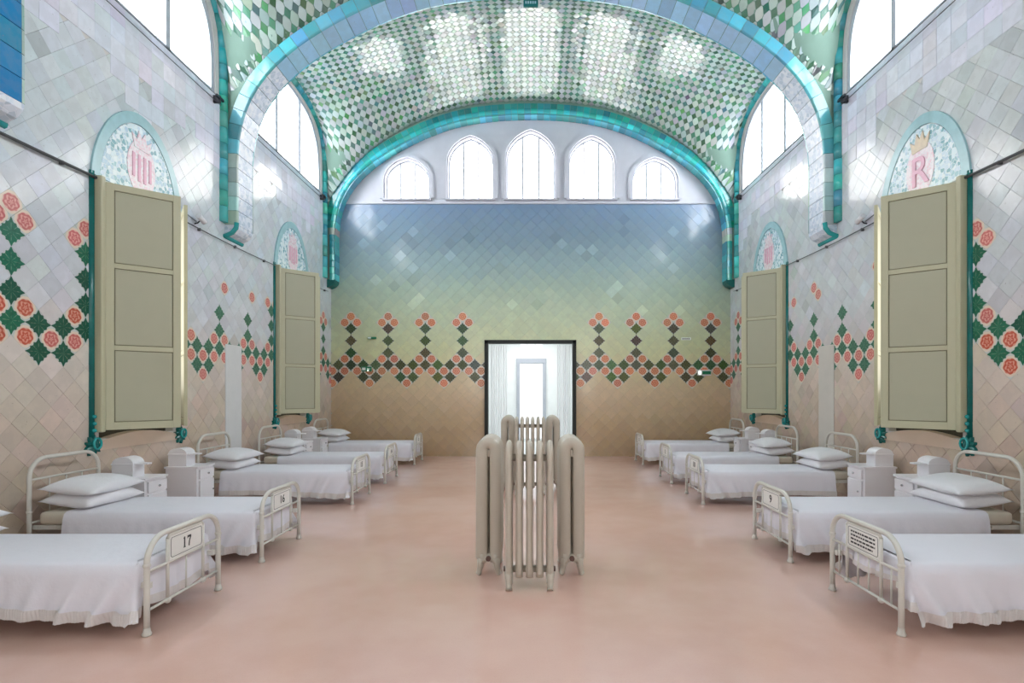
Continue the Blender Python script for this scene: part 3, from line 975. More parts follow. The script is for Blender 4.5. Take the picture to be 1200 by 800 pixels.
RIBNAMES = ['behind the viewer', 'just behind the viewer', 'nearest, at the left edge of the picture', 'crossing the middle of the ward', 'against the back wall']
trim_n = 0
def rib(idx):
    global trim_n
    trim_n += 1
    yc = RIBS[idx]; hw = RW if idx < 4 else 0.14
    ya, yb = yc - hw, yc + hw
    path = resample(full, 0.15 if idx == 4 else 0.22); nr = normals(path)
    core = MB()
    prof = [(ya + 0.012, 0.012), (yb - 0.012, 0.012), (yb - 0.012, 0.45), (ya + 0.012, 0.45)]
    vs = []
    for (px, pz), (nx, nz) in zip(path, nr):
        for (y, off) in prof:
            x = px + nx * off
            x = max(-XW - 0.01, min(XW + 0.01, x))
            vs.append((x, y, pz + nz * off))
    n = 4; fs = []
    for q in range(len(path) - 1):
        for a in range(n):
            b = (a + 1) % n
            fs.append((q * n + a, q * n + b, (q + 1) * n + b, (q + 1) * n + a))
    fs += [tuple(reversed(range(n))), tuple(range(len(vs) - n, len(vs)))]
    core.add(vs, fs)
    r = core.build('trim_%d' % trim_n, M['grout_vault'])
    tag(r, 'blue and teal tiled arch ' + RIBNAMES[idx], 'arch', kind='structure')
    if idx == 0: return r
    N = len(path) - 1
    for k in range(N):
        z = (path[k][1] + path[k + 1][1]) / 2
        straight = z < 5.3
        if idx < 4:
            # intrados tile
            mt = M['mosaic_white'] if (z < 6.5 and idx == 3) else M['sky_tile']
            t = arch_piece(path, nr, k, k + 1, [(ya + 0.035, 0.012), (ya + 0.035, -0.004), (yb - 0.035, -0.004), (yb - 0.035, 0.012)], 'arch_tile', mt, r)
            t.color = lin(jitter((158, 196, 228) if idx == 3 else (40, 128, 178), 0.03))
            # blue near and far corner tiles with rounded nose
            for (e, sg) in ((ya, 1), (yb, -1)):
                pr = [(e + 0.04 * sg, 0.012), (e + 0.04 * sg, -0.006), (e + 0.012 * sg, -0.002), (e, 0.012), (e - 0.004 * sg, 0.10), (e - 0.004 * sg, 0.18), (e + 0.014 * sg, 0.18)]
                t = arch_piece(path, nr, k, k + 1, pr, 'edge_tile', M['sky_tile'], r)
                base = (86, 168, 188) if z > 6.6 else (92, 176, 184)
                if straight: base = (176, 200, 198)
                t.color = lin(jitter(base, 0.06))
        else:
            # two rows of teal tiles with a rolled edge
            p1 = [(ya + 0.012, 0.02), (ya - 0.01, 0.02), (ya - 0.035, 0.05), (ya - 0.035, 0.09), (ya - 0.01, 0.125), (ya + 0.012, 0.125)]
            p2 = [(ya + 0.012, 0.13), (ya - 0.004, 0.13), (ya - 0.004, 0.25), (ya + 0.012, 0.25)]
            p3 = [(ya + 0.012, 0.014), (ya + 0.012, -0.012), (yb - 0.01, -0.004), (yb - 0.01, 0.014)]
            for pr, base in ((p1, (60, 186, 190)), (p2, (40, 150, 150)), (p3, (84, 180, 196))):
                if straight and pr is p2: continue
                t = arch_piece(path, nr, k, k + 1, pr, 'edge_tile', M['sky_tile'], r, 0.003)
                if straight and path[k][1] > 5.0: base = (190, 205, 196)
                t.color = lin(jitter(base, 0.07))
    # corbels at the feet
    for sx in (-1, 1):
        mm = MB(); zb = RIB_HALF[-1][1]
        poly = [(XW, zb + 0.02), (XW - 0.2, zb + 0.02), (XW - 0.19, zb - 0.05), (XW - 0.13, zb - 0.12), (XW - 0.04, zb - 0.16), (XW, zb - 0.165)]
        mm.prism([(sx * a, b) for a, b in poly], ya + 0.01, yb - 0.01 if idx < 4 else yb, 'y')
        mm.build('corbel', M['mosaic_white'] if idx < 4 else M['teal_dark'], r)
        if idx < 4:
            mm = MB()
            mm.tube([(sx * (XW - a), ya - 0.0, b) for a, b in ((0.20, zb + 0.03), (0.19, zb - 0.05), (0.13, zb - 0.125), (0.04, zb - 0.165), (0.0, zb - 0.175))], 0.035, 8)
            mm.tube([(sx * (XW - 0.01), y, zb - 0.175) for y in (ya, yb)], 0.035, 8)
            mm.build('corbel_edge', M['teal'], r)
    return r
ribs = [rib(i) for i in range(5)]

# small green plaque at the crown of the middle rib
mm = MB(); mm.box(-0.12, 0.12, 8.38 + RW - 0.02, 8.38 + RW + 0.02, 7.80, 7.92, 0.006)
pq = mm.build('exit_sign', M['teal_dark'])
tag(pq, 'tiny dark green sign under the crown of the middle arch', 'sign')
mm = MB()
for k in range(5): mm.box(-0.09 + k * 0.038, -0.065 + k * 0.038, 8.38 + RW - 0.024, 8.38 + RW - 0.019, 7.84, 7.88)
mm.build('pictogram', M['aqua'], pq)

# ------------------------------------------------------------------ wall arch mouldings and clerestory windows
wn = 5
def wallpath(y0, y1):
    c = (y0 + y1) / 2; s = (y1 - y0) / 4.0
    hf = smooth_tab(WALL_HALF, 5)
    return [(c - p.x * s, p.y) for p in reversed(hf)] + [(c + p.x * s, p.y) for p in hf[1:]]
for bi, (y0, y1) in enumerate(BAYS):
    for sgn in (-1, 1):
        side = 'left' if sgn < 0 else 'right'
        where = ['bay behind the viewer', 'bay beside the viewer', 'near bay', 'far bay'][bi]
        trim_n += 1
        path = resample(wallpath(y0, y1), 0.24)
        root = empty('trim_%d' % trim_n, (sgn * XW, (y0 + y1) / 2, 0))
        tag(root, 'teal tiled moulding round the high arched window, %s wall, %s' % (side, where), 'moulding', kind='structure')
        cy = (y0 + y1) / 2
        for k in range(len(path) - 1):
            a, b = path[k], path[k + 1]
            d = math.hypot(b[0] - a[0], b[1] - a[1]); ux, uz = (b[0] - a[0]) / d * 0.003, (b[1] - a[1]) / d * 0.003
            p0 = path[max(0, k - 1)]; p3 = path[min(len(path) - 1, k + 2)]
            if bi == 0:
                continue
            mm = MB()
            mm.tube([(0, a[0] - cy + ux, a[1] + uz), (0, b[0] - cy - ux, b[1] - uz)], 0.082, 10, rx=1.0)
            t = mm.build('moulding_tile', M['sky_tile'], root)
            zz = (a[1] + b[1]) / 2
            t.color = lin(jitter((44, 150, 156) if zz > 5.9 else (70, 170, 176), 0.09))
        if bi == 0:
            mm = MB(); mm.tube([(0, a[0] - cy, a[1]) for a in path], 0.08, 8); mm.build('moulding', M['teal'], root)
        # window
        wn += 1
        w = empty('window_%d' % wn, (sgn * XW, cy, ZC))
        tag(w, 'high arched white window with three lights, %s wall, %s' % (side, where), 'window', kind='structure')
        po = [(u - cy, z - ZC) for u, z in clerestory_poly(y0, y1)]
        pi_ = [(u - cy, z - ZC) for u, z in clerestory_poly(y0, y1, 0.07)]
        mm = MB(); n = len(po)
        X0, X1 = sgn * 0.02, sgn * 0.12
        vs = [(X0, u, z) for u, z in po] + [(X0, u, z) for u, z in pi_] + [(X1, u, z) for u, z in po] + [(X1, u, z) for u, z in pi_]
        fs = []
        for k in range(n):
            k2 = (k + 1) % n
            fs += [(k, k2, n + k2, n + k), (2 * n + k, 3 * n + k, 3 * n + k2, 2 * n + k2), (n + k, n + k2, 3 * n + k2, 3 * n + k)]
        mm.add(vs, fs); mm.build('frame', M['frame_white'], w)
        mm = MB(); mm.prism(po, *sorted((sgn * 0.16, sgn * 0.17)), 'x'); mm.build('pane', M['pane_high'], w)
        for q in (-1, 1):
            mm = MB(); mm.box(*sorted((sgn * 0.02, sgn * 0.12)), q * 0.49 - 0.045, q * 0.49 + 0.045, 0.03, 7.6 - ZC - 0.13, 0.006)
            mm.build('mullion', M['frame_white'], w)
        mm = MB(); mm.box(*sorted((sgn * 0.03, sgn * 0.11)), po[0][0] + 0.02, -po[0][0] - 0.02, 0.0, 0.06, 0.006)
        mm.build('bottom_rail', M['frame_white'], w)
        # thin blind slats behind the frame
        mm = MB()
        hwid = (y1 - y0) / 2 * 0.85 - 0.25
        z = 0.12
        while z < 1.45:
            ext = hwid if z < 1.1 else hwid - 0.25
            mm.add([(sgn * 0.135, -ext, z), (sgn * 0.135, ext, z), (sgn * 0.155, ext, z + 0.036), (sgn * 0.155, -ext, z + 0.036)], [(0, 1, 2, 3)])
            z += 0.085
        o = mm.build('blind_slats', M['slat'], w, fix=False); tag(o, kind='stuff')
        # curtain rails with brackets below the window
        if bi == 0: continue
        rl = empty('curtain_rail', (sgn * (XW - 0.08), cy, ZC - 0.06))
        tag(rl, 'dark double metal rail under the high window, %s wall, %s' % (side, where), 'rail', 'rails under the high windows')
        ln = (y1 - y0) / 2 - 0.42
        for q, (dx, dz) in enumerate(((0, 0), (sgn * 0.02, -0.075))):
            mm = MB(); mm.tube([(dx, -ln, dz), (dx, ln, dz)], 0.006, 6); mm.build('rod', M['cable'], rl)
        for q in (-1, 1):
            mm = MB()
            mm.box(*sorted((-sgn * 0.03, sgn * 0.08)), q * (ln - 0.1) - 0.02, q * (ln - 0.1) + 0.02, -0.09, 0.02, 0.004)
            mm.box(*sorted((-sgn * 0.03, sgn * 0.0)), q * (ln - 0.1) - 0.08, q * (ln - 0.1) + 0.10, -0.03, 0.01, 0.004)
            mm.build('bracket', M['iron'], rl)

# ------------------------------------------------------------------ low windows, jambs, rosettes, shutters
def rosette(mm, sgn, y, z, R):
    """leafy ceramic boss on the wall"""
    n = 9; ring = []
    for k in range(n * 4):
        a = 2 * PI * k / (n * 4)
        r = R * (0.82 + 0.2 * math.cos(n * a)) * (1.0 if math.sin(a) < 0.3 else 0.92)
        ring.append((y + r * math.cos(a), z + r * 1.12 * math.sin(a)))
    mm.prism(ring, *sorted((sgn * XW, sgn * (XW - 0.04))), 'x')
    vs = [(sgn * (XW - 0.04), p[0], p[1]) for p in ring] + [(sgn * (XW - 0.085), y, z)]
    mm.add(vs, [(k, (k + 1) % len(ring), len(ring)) for k in range(len(ring))])

def shutter_leaf(parent, hinge, end, z0, z1, name='leaf'):
    """panelled leaf between two plan points; local z from z0 to z1"""
    h = Vector((hinge[0], hinge[1], 0)); e = Vector((end[0], end[1], 0))
    d = (e - h); L = d.length; ang = math.atan2(d.y, d.x)
    H = z1 - z0; T = 0.04; S = 0.075
    mm = MB()
    mm.box(0, S, -T / 2, T / 2, 0, H, 0.004)
    mm.box(L - S, L, -T / 2, T / 2, 0, H, 0.004)
    zs = [0, H / 3, 2 * H / 3, H]
    rails = [(0, S * 1.1), (H / 3 - S * 0.35, H / 3 + S * 0.35), (2 * H / 3 - S * 0.35, 2 * H / 3 + S * 0.35), (H - S, H)]
    for a, b in rails: mm.box(S - 0.002, L - S + 0.002, -T / 2 + 0.001, T / 2 - 0.001, a, b, 0.003)
    leaf = mm.build(name, M['shutter'], parent)
    leaf.location = (h.x, h.y, z0); leaf.rotation_euler = (0, 0, ang)
    for k in range(3):
        a = rails[k][1]; b = rails[k + 1][0]
        mm = MB(); mm.box(S - 0.004, L - S + 0.004, -0.007, 0.007, a - 0.004, b + 0.004); mm.build('panel_groove', M['groove'], leaf)
        mm = MB(); mm.box(S + 0.008, L - S - 0.008, -0.013, 0.013, a + 0.008, b - 0.008, 0.005); mm.build('panel', M['shutter_panel'], leaf)
    for zz in (0.3, H / 2, H - 0.3):
        mm = MB(); mm.tube([(0, 0, zz - 0.05), (0, 0, zz + 0.05)], 0.012, 8); mm.build('hinge', M['shutter'], leaf)
    return leaf

for wi, (a, b) in enumerate(LOWWIN):
    for sgn in (-1, 1):
        side = 'left' if sgn < 0 else 'right'
        where = ['behind the viewer', 'beside the viewer', 'nearer window', 'farther window'][wi]
        wn += 1
        w = empty('window_%d' % wn, (sgn * XW, (a + b) / 2, LOWZ[0]))
        tag(w, 'lit low window behind cream shutters, %s wall, %s' % (side, where), 'window', kind='structure')
        hw = (b - a) / 2; H = LOWZ[1] - LOWZ[0]
        mm = MB(); mm.box(*sorted((sgn * 0.2, sgn * 0.21)), -hw + 0.1, hw - 0.1, 0, H); mm.build('pane', M['pane_low'], w)
        mm = MB()
        for q in (-hw + 0.14, 0, hw - 0.14): mm.box(*sorted((sgn * 0.12, sgn * 0.18)), q - 0.03, q + 0.03, 0, H, 0.004)
        for q in (0.03, H / 3, 2 * H / 3, H - 0.03): mm.box(*sorted((sgn * 0.13, sgn * 0.17)), -hw + 0.1, hw - 0.1, q - 0.02, q + 0.02, 0.004)
        mm.build('frame', M['frame_white'], w)
        mm = MB(); mm.box(*sorted((sgn * 0.10, sgn * 0.12)), -hw + 0.1, hw - 0.1, 0, 0.55); mm.build('shade_board', M['recess_shade'], w)  # added dark board: shade of the recess, hides the pane's lower glow
        # jamb mouldings and rosettes
        for q, nm in ((a - 0.005, 0), (b + 0.005, 1)):
            mm = MB(); mm.tube([(sgn * 0.0, q - (a + b) / 2, 0.0), (0, q - (a + b) / 2, H + 0.05)], 0.036, 8)
            mm.build('jamb_moulding', M['teal_dark'], w)
            mm = MB(); rosette(mm, sgn, q, LOWZ[0] - 0.06, 0.105)
            o = mm.build('rosette', M['teal_dark'], w); o.location = (-sgn * XW, -(a + b) / 2, -LOWZ[0])
            mm = MB(); yy = q - (a + b) / 2
            ring = [(-sgn * 0.075, yy + 0.05 * math.cos(2 * PI * k / 12), -0.04 + 0.06 * math.sin(2 * PI * k / 12)) for k in range(12)]
            mm.tube(ring, 0.012, 6, closed=True)
            for k in range(3): mm.ball((-sgn * 0.04, yy, 0.10 + k * 0.075), 0.022, 8)
            mm.build('rosette_petal', M['teal'], w)
        # curved sill
        mm = MB(); n = 14
        top = [(-hw + 2 * hw * k / n, -0.05 + 0.10 * math.sin(PI * k / n)) for k in range(n + 1)]
        mm.prism(top + [(hw, -0.12), (-hw, -0.12)], *sorted((-sgn * 0.02, sgn * 0.2)), 'x')
        mm.build('sill', plain('sill_tile', (206, 184, 166), 0.3) if 'sill_tile' not in bpy.data.materials else bpy.data.materials['sill_tile'], w)
        if wi == 0: continue
        # shutters
        th = empty('window_shutters', (sgn * XW, (a + b) / 2, LOWZ[0] + 0.08))
        tag(th, 'cream panelled folding shutters standing open on the %s wall, %s' % (side, where), 'shutters', 'cream window shutters')
        X = lambda x: -sgn * (XW - x)          # distance from wall, into the room
        oy = (a + b) / 2; near = a; far = b
        z0 = 0.02; z1 = 2.72
        for (yy0, yy1) in ((near + 0.01, near + 0.07), (far - 0.07, far - 0.01)):
            mm = MB(); mm.box(*sorted((0, X(XW - 0.105))), yy0 - oy, yy1 - oy, z0 - 0.02, z1 + 0.05, 0.012)
            mm.build('casing', M['shutter'], th)
        shutter_leaf(th, (X(XW - 0.085), near + 0.085 - oy), (X(XW - 0.61), near + 0.53 - oy), z0, z1)
        shutter_leaf(th, (X(XW - 0.085), far - 0.085 - oy), (X(XW - 0.50), far - 0.61 - oy), z0, z1)

# ------------------------------------------------------------------ door and vestibule
door = empty('door_1', (0, YB, 0))
tag(door, 'tall black framed doorway in the back wall leading to a bright white hall', 'doorway', kind='structure')
mm = MB()
x0, x1, _, zt = DOOR
mm.box(x0, x0 + 0.085, -0.07, 0.12, 0, zt, 0.006)
mm.box(x1 - 0.085, x1, -0.07, 0.12, 0, zt, 0.006)
mm.box(x0, x1, -0.07, 0.12, zt - 0.085, zt, 0.006)
mm.build('frame', M['door_frame'], door)
VD = 3.6
mm = MB()
mm.box(x0 - 0.4, x0 - 0.3, 0.13, VD, 0, 3.2); mm.box(x1 + 0.3, x1 + 0.4, 0.13, VD, 0, 3.2)
mm.box(x0 - 0.4, x1 + 0.4, 0.13, VD, 3.2, 3.3)
mm.box(x0 - 0.4, x1 + 0.4, VD, VD + 0.1, 0, 3.3)
mm.build('vestibule_wall', M['vestibule'], door)
mm = MB(); mm.box(x0 - 0.4, x1 + 0.4, 0.0, VD, -0.1, 0.0); mm.build('vestibule_floor', M['vestibule'], door)
# bright inner door and transom lights at the end of the vestibule
mm = MB(); mm.box(-0.33, 0.36, VD - 0.02, VD - 0.01, 0.1, 2.36); mm.build('glow_pane', M['pane_door'], door)
mm = MB()
for (q0, q1) in ((-0.43, -0.33), (0.36, 0.46)): mm.box(q0, q1, VD - 0.07, VD - 0.005, 0, 2.5, 0.01)
mm.box(-0.44, 0.47, VD - 0.075, VD - 0.005, 2.38, 2.52, 0.01)
mm.build('inner_frame', M['frame_white'], door)
for k, (q, zz) in enumerate(((-0.22, 3.06), (0.02, 3.16), (0.26, 3.06))):
    mm = MB(); mm.box(q - 0.09, q + 0.09, VD - 0.02, VD - 0.01, 2.68, zz); mm.build('transom_pane', M['pane_door'], door)
# added fill: an unseen area light that brightens the hall and its curtains
L = bpy.data.lights.new('hall_fill', 'AREA'); L.shape = 'RECTANGLE'; L.size = 1.6; L.size_y = 2.2; L.energy = 26
lo = bpy.data.objects.new('hall_fill', L); COL.objects.link(lo); lo.location = (0, YB + 1.9, 3.15)
tag(lo, 'unseen added fill light in the white hall behind the doorway', 'lamp')
for sx, nm in ((-1, 'left'), (1, 'right')):
    mm = MB(); n = 40; w0 = 0.10; w1 = 0.42 if sx < 0 else 0.34
    xs = [x0 + w0 + (w1) * k / n if sx < 0 else x1 - w0 - w1 * k / n for k in range(n + 1)]
    vs = []
    for z in (0.02, 1.2, 2.64):
        for k, x in enumerate(xs):
            vs.append((x, 0.24 + 0.03 * math.sin(k * 1.15) + 0.01 * math.sin(k * 0.5 + z), z))
    mm.add(vs, [(r * (n + 1) + k, r * (n + 1) + k + 1, (r + 1) * (n + 1) + k + 1, (r + 1) * (n + 1) + k) for r in range(2) for k in range(n)], True)
    o = mm.build('sheer_curtain', M['sheer'], None, fix=False)
    o.location = (0, YB, 0)
    tag(o, 'white sheer curtain hanging at the %s side of the black doorway' % nm, 'curtain')

# ------------------------------------------------------------------ BEDS
BL = 2.10; BW = 0.80
def arch_path(x, w, h, r, n=8, z0=0.0):
    pts = [(x, -w / 2, z0), (x, -w / 2, (h - r) * 0.5), (x, -w / 2, h - r)]
    for k in range(1, n + 1):
        a = PI / 2 * k / n
        pts.append((x, -w / 2 + r * (1 - math.cos(a)), h - r + r * math.sin(a)))
    pts += [(p[0], -p[1], p[2]) for p in reversed(pts[2:])][:]
    pts += [(x, w / 2, (h - r) * 0.5), (x, w / 2, z0)]
    return pts

def stroke(mm, x, pts, w, th=0.0015):
    """flat stroke polygon on a plane x; pts (y,z)"""
    for a, b in zip(pts, pts[1:]):
        d = Vector((b[0] - a[0], b[1] - a[1])); l = d.length; n = Vector((-d.y, d.x)) / l * w / 2
        q = [(a[0] + n.x, a[1] + n.y), (b[0] + n.x, b[1] + n.y), (b[0] - n.x, b[1] - n.y), (a[0] - n.x, a[1] - n.y)]
        mm.prism(q, x - th, x, 'x')

def numeral(txt, parent, x, cy, cz, h):
    """number on a plaque facing local -x; reading direction is local -y"""
    w = h * 0.62
    n = len(txt)
    if any(ch not in '17' for ch in txt):
        f = bpy.data.curves.new('num', 'FONT'); f.body = txt; f.size = h * 1.38; f.extrude = 0.0012; f.offset = 0.0015
        f.align_x = 'CENTER'; f.align_y = 'CENTER'
        to = bpy.data.objects.new('number', f); COL.objects.link(to)
        me = bpy.data.meshes.new_from_object(to); bpy.data.objects.remove(to)
        me.materials.clear(); me.materials.append(M['ink'])
        o = bpy.data.objects.new('number', me); COL.objects.link(o); o.parent = parent
        o.location = (x, cy, cz); o.rotation_euler = (PI / 2, 0, -PI / 2)
        return o
    mm = MB()
    for i, ch in enumerate(txt):
        o = cy - (i - (n - 1) / 2) * w * 1.1
        Y = lambda u: o - u * w      # u from -0.5..0.5 left to right
        if ch == '1':
            stroke(mm, x, [(Y(0), cz - h / 2), (Y(0), cz + h / 2)], h * 0.15)
            stroke(mm, x, [(Y(-0.24), cz - h / 2 + 0.003), (Y(0.24), cz - h / 2 + 0.003)], h * 0.07)
            stroke(mm, x, [(Y(-0.22), cz + h * 0.36), (Y(0.02), cz + h * 0.46)], h * 0.08)
        else:
            stroke(mm, x, [(Y(-0.4), cz + h * 0.40), (Y(0.4), cz + h * 0.40)], h * 0.19)
            stroke(mm, x, [(Y(0.34), cz + h * 0.36), (Y(0.02), cz - h * 0.05), (Y(-0.08), cz - h / 2)], h * 0.14)
            stroke(mm, x, [(Y(-0.38), cz + h * 0.42), (Y(-0.38), cz + h * 0.22)], h * 0.06)
    return mm.build('number', M['ink'], parent)

def make_bed(txt, spindles=False):
    root = empty('hospital_bed')
    xf, xh = -BL / 2, BL / 2
    w = BW - 0.036
    # footboard
    mm = MB(); mm.tube(arch_path(xf, w, 0.61, 0.16), 0.0185, 10); fb = mm.build('footboard_frame', M['enamel'], root)
    for sy in (-1, 1):
        mm = MB(); mm.lathe(xf, sy * w / 2, [(0.004, 0.0), (0.026, 0.0), (0.028, 0.012), (0.021, 0.03), (0.019, 0.05)], 12); mm.build('foot_ferrule', M['enamel'], fb)
        mm = MB(); mm.lathe(xf, sy * w / 2, [(0.018, 0.43), (0.023, 0.437), (0.023, 0.448), (0.018, 0.455)], 12); mm.build('post_collar', M['enamel'], fb)
    for z, r in ((0.155, 0.009), (0.40, 0.010)):
        mm = MB(); mm.tube([(xf, -w / 2, z), (xf, w / 2, z)], r, 8); mm.build('crossbar', M['enamel'], fb)
    for sy in (-1, 1):
        mm = MB(); pts = [(xf, sy * 0.19, 0.15), (xf, sy * 0.19, 0.56)]
        mm.tube(pts, 0.011, 8); mm.ball((xf, sy * 0.19, 0.15), 0.021); mm.build('upright', M['enamel'], fb)
    mm = MB(); mm.tube([(xf, -0.19, 0.56), (xf, -0.175, 0.58), (xf, 0.175, 0.58), (xf, 0.19, 0.56)], 0.011, 8)
    mm.build('plaque_rail', M['enamel'], fb)
    for yy in ((-0.06, 0.06, 0.29, -0.29) if spindles else (0.0,)):
        mm = MB(); mm.tube([(xf, yy, 0.155), (xf, yy, 0.40)], 0.006, 6); mm.build('spindle', M['enamel'], fb)
    # plaque
    mm = MB(); mm.box(xf - 0.006, xf + 0.004, -0.182, 0.182, 0.408, 0.574, 0.004)
    pl = mm.build('plaque', M['plate'], root)
    pl['label'] = 'enamel plate with black number' if txt else 'enamel plate with four lines of small text'
    mm = MB()
    zc = 0.491
    q = [(-0.165, -0.055), (-0.155, -0.066), (0.155, -0.066), (0.165, -0.055), (0.165, 0.055), (0.155, 0.066), (-0.155, 0.066), (-0.165, 0.055), (-0.165, -0.055)]
    stroke(mm, xf - 0.006, [(a, zc + b) for a, b in q], 0.004)
    mm.build('border_line', M['greyline'], pl)
    if txt: numeral(txt, pl, xf - 0.0062, 0, zc, 0.075)
    else:
        mm = MB(); r = random.Random(4)
        for k in range(4):
            y = 0.135; z = zc + 0.040 - k * 0.027
            end = -0.135 if k < 3 else -0.11
            while y > end:
                l = r.uniform(0.012, 0.04); stroke(mm, xf - 0.006, [(y, z), (max(end, y - l), z)], 0.012); y -= l + 0.008
        mm.build('small_text', M['ink'], pl)
    # headboard
    mm = MB(); mm.tube(arch_path(xh, w, 0.93, 0.17), 0.0185, 10); hb = mm.build('headboard_frame', M['enamel'], root)
    for sy in (-1, 1):
        mm = MB(); mm.lathe(xh, sy * w / 2, [(0.004, 0.0), (0.026, 0.0), (0.028, 0.012), (0.021, 0.03), (0.019, 0.05)], 12); mm.build('foot_ferrule', M['enamel'], hb)
        mm = MB(); mm.lathe(xh, sy * w / 2, [(0.018, 0.44), (0.024, 0.447), (0.024, 0.458), (0.018, 0.465)], 12); mm.build('post_collar', M['enamel'], hb)
    for z in (0.35, 0.74):
        mm = MB(); mm.tube([(xh, -w / 2, z), (xh, w / 2, z)], 0.010, 8); mm.build('crossbar', M['enamel'], hb)
    for yy in (-0.18, 0, 0.18):
        mm = MB(); mm.tube([(xh, yy, 0.35), (xh, yy, 0.74)], 0.006, 6); mm.build('spindle', M['enamel'], hb)
    # rails and springs
    for sy in (-1, 1):
        mm = MB(); mm.box(xf, xh, sy * (w / 2 - 0.042) - 0.012, sy * (w / 2 - 0.042) + 0.012, 0.285, 0.325, 0.004); mm.build('side_rail', M['enamel'], root)
    for k in range(5):
        xx = xf + 0.25 + k * 0.4
        mm = MB(); mm.box(xx - 0.015, xx + 0.015, -w / 2 + 0.02, w / 2 - 0.02, 0.30, 0.318, 0.003); mm.build('cross_slat', M['enamel'], root)
    return root

def make_mattress():
    mm = MB(); bm = bmesh.new(); bmesh.ops.create_cube(bm, size=1)
    for v in bm.verts: v.co = Vector((0.045 + v.co.x * (BL - 0.20), v.co.y * (BW - 0.085), 0.385 + v.co.z * 0.118))
    bmesh.ops.bevel(bm, geom=bm.edges[:], offset=0.045, segments=4, affect='EDGES', profile=0.6)
    mm.addbm(bm, True)
    return mm.build('mattress', M['mattress'])

def make_spread(seed, foot_z=0.17, hem=0.095):
    """bedspread: flat top plus pleated skirt round three sides, ruffle at the hem"""
    r = random.Random(seed)
    xa = -BL / 2 + 0.055; xb = BL / 2 - 0.30; hy = BW / 2 - 0.025; zt = 0.452
    cr = 0.035
    path = []
    nl = 110
    for k in range(nl + 1): path.append((xb + (xa + cr - xb) * k / nl, -hy, 0, -1))
    for k in range(1, 7):
        a = PI / 2 * k / 7; path.append((xa + cr - cr * math.sin(a), -hy + cr - cr * math.cos(a), -math.sin(a), -math.cos(a)))
    nf = 46
    for k in range(nf + 1): path.append((xa, -hy + cr + (2 * hy - 2 * cr) * k / nf, -1, 0))
    for k in range(1, 7):
        a = PI / 2 * k / 7; path.append((xa + cr - cr * math.cos(a), hy - cr + cr * math.sin(a), -math.cos(a), math.sin(a)))
    for k in range(nl + 1): path.append((xa + cr + (xb - xa - cr) * k / nl, hy, 0, 1))
    S = [0]
    for a, b in zip(path, path[1:]): S.append(S[-1] + math.hypot(b[0] - a[0], b[1] - a[1]))
    ph = [r.uniform(0, 6.28) for _ in range(8)]
    levels = [(0.0, -0.07), (0.05, -0.035), (0.12, -0.008), (0.22, 0.006), (0.35, 0.012), (0.5, 0.018), (0.65, 0.024), (0.8, 0.03), (0.9, 0.034), (1.0, 0.038)]
    def point(k, lev, off, extra=0.0, ruf=0.0):
        x, y, nx, ny = path[k]; s = S[k]
        nearfoot = max(0.0, 1 - max(0, (x - xa)) / 1.15)
        side = abs(ny) > 0.7
        bottom = hem + 0.012 * math.sin(2.2 * s + ph[0]) + 0.035 * (1 - nearfoot)
        if not side: bottom = foot_z + 0.02 * math.sin(9 * s + ph[1])
        if nx < -0.2 and abs(ny) > 0.2: bottom = (hem + foot_z) / 2 - 0.02
        z = zt - (zt - bottom) * (0.0 if lev == 0 else lev ** 1.0)
        if lev <= 0.12: z = zt - (0, 0.004, 0.022)[0 if lev == 0 else (1 if lev < 0.1 else 2)]
        g = max(0, lev - 0.2)
        sl = s + (0.28 * g if ny < 0 else -0.28 * g) * nearfoot * (1 if side else 0)
        f = (math.sin(21 * sl + ph[2] + 1.3 * math.sin(5 * sl + ph[3])) + 0.6 * math.sin(47 * sl + ph[4] + math.sin(9 * sl))) * g * (0.008 + 0.034 * (nearfoot if side else 0.45))
        if not side: f = f * 1.0
        o = off * (1.0 if side else 0.35) + f + extra
        if not side: o = min(o, 0.022)
        if ruf: o += ruf * math.sin(s * 420)
        return (x + nx * o, y + ny * o, z)
    mm = MB(); n = len(path); vs = []
    for lev, off in levels:
        for k in range(n): vs.append(point(k, lev, off))
    fs = [(l * n + k, l * n + k + 1, (l + 1) * n + k + 1, (l + 1) * n + k) for l in range(len(levels) - 1) for k in range(n - 1)]
    # top: strips joining mirrored path points
    for k in range(n // 2):
        k2 = n - 1 - k
        if k + 1 < k2 - 1 or True:
            a, b, c, d = k, k + 1, k2 - 1, k2
            if b < c: fs.append((a, b, c, d))
    mm.add(vs, fs, True)
    # gentle rumpling of the top handled by the cloth material's relief
    sp = mm.build('bedspread', M['spread'], fix=True)
    mm = MB(); vs = []
    fine = []
    for k in range(n - 1):
        for q in range(3): fine.append((k, q / 3))
    sideonly = [i for i, (k, q) in enumerate(fine)]
    for lev in (0.82, 0.86, 1.02):
        for i, (k, q) in enumerate(fine):
            p0 = Vector(point(k, min(lev, 1.0), 0.036, 0.003)); p1 = Vector(point(k + 1, min(lev, 1.0), 0.036, 0.003))
            p = p0.lerp(p1, q)
            amp = 0.0045 if lev > 0.83 else 0.0
            nx, ny = path[k][2], path[k][3]
            o = amp * math.sin(i * 1.9) + (0.004 if lev > 0.83 else 0)
            if abs(ny) < 0.7: o = min(o, 0.002)
            vs.append((p.x + nx * o, p.y + ny * o, p.z - (0.008 if lev > 1 else 0)))
    m_ = len(fine)
    mm.add(vs, [(l * m_ + k, l * m_ + k + 1, (l + 1) * m_ + k + 1, (l + 1) * m_ + k) for l in range(2) for k in range(m_ - 1)], True)
    mm.build('ruffle', M['fringe'], sp, fix=False)
    return sp

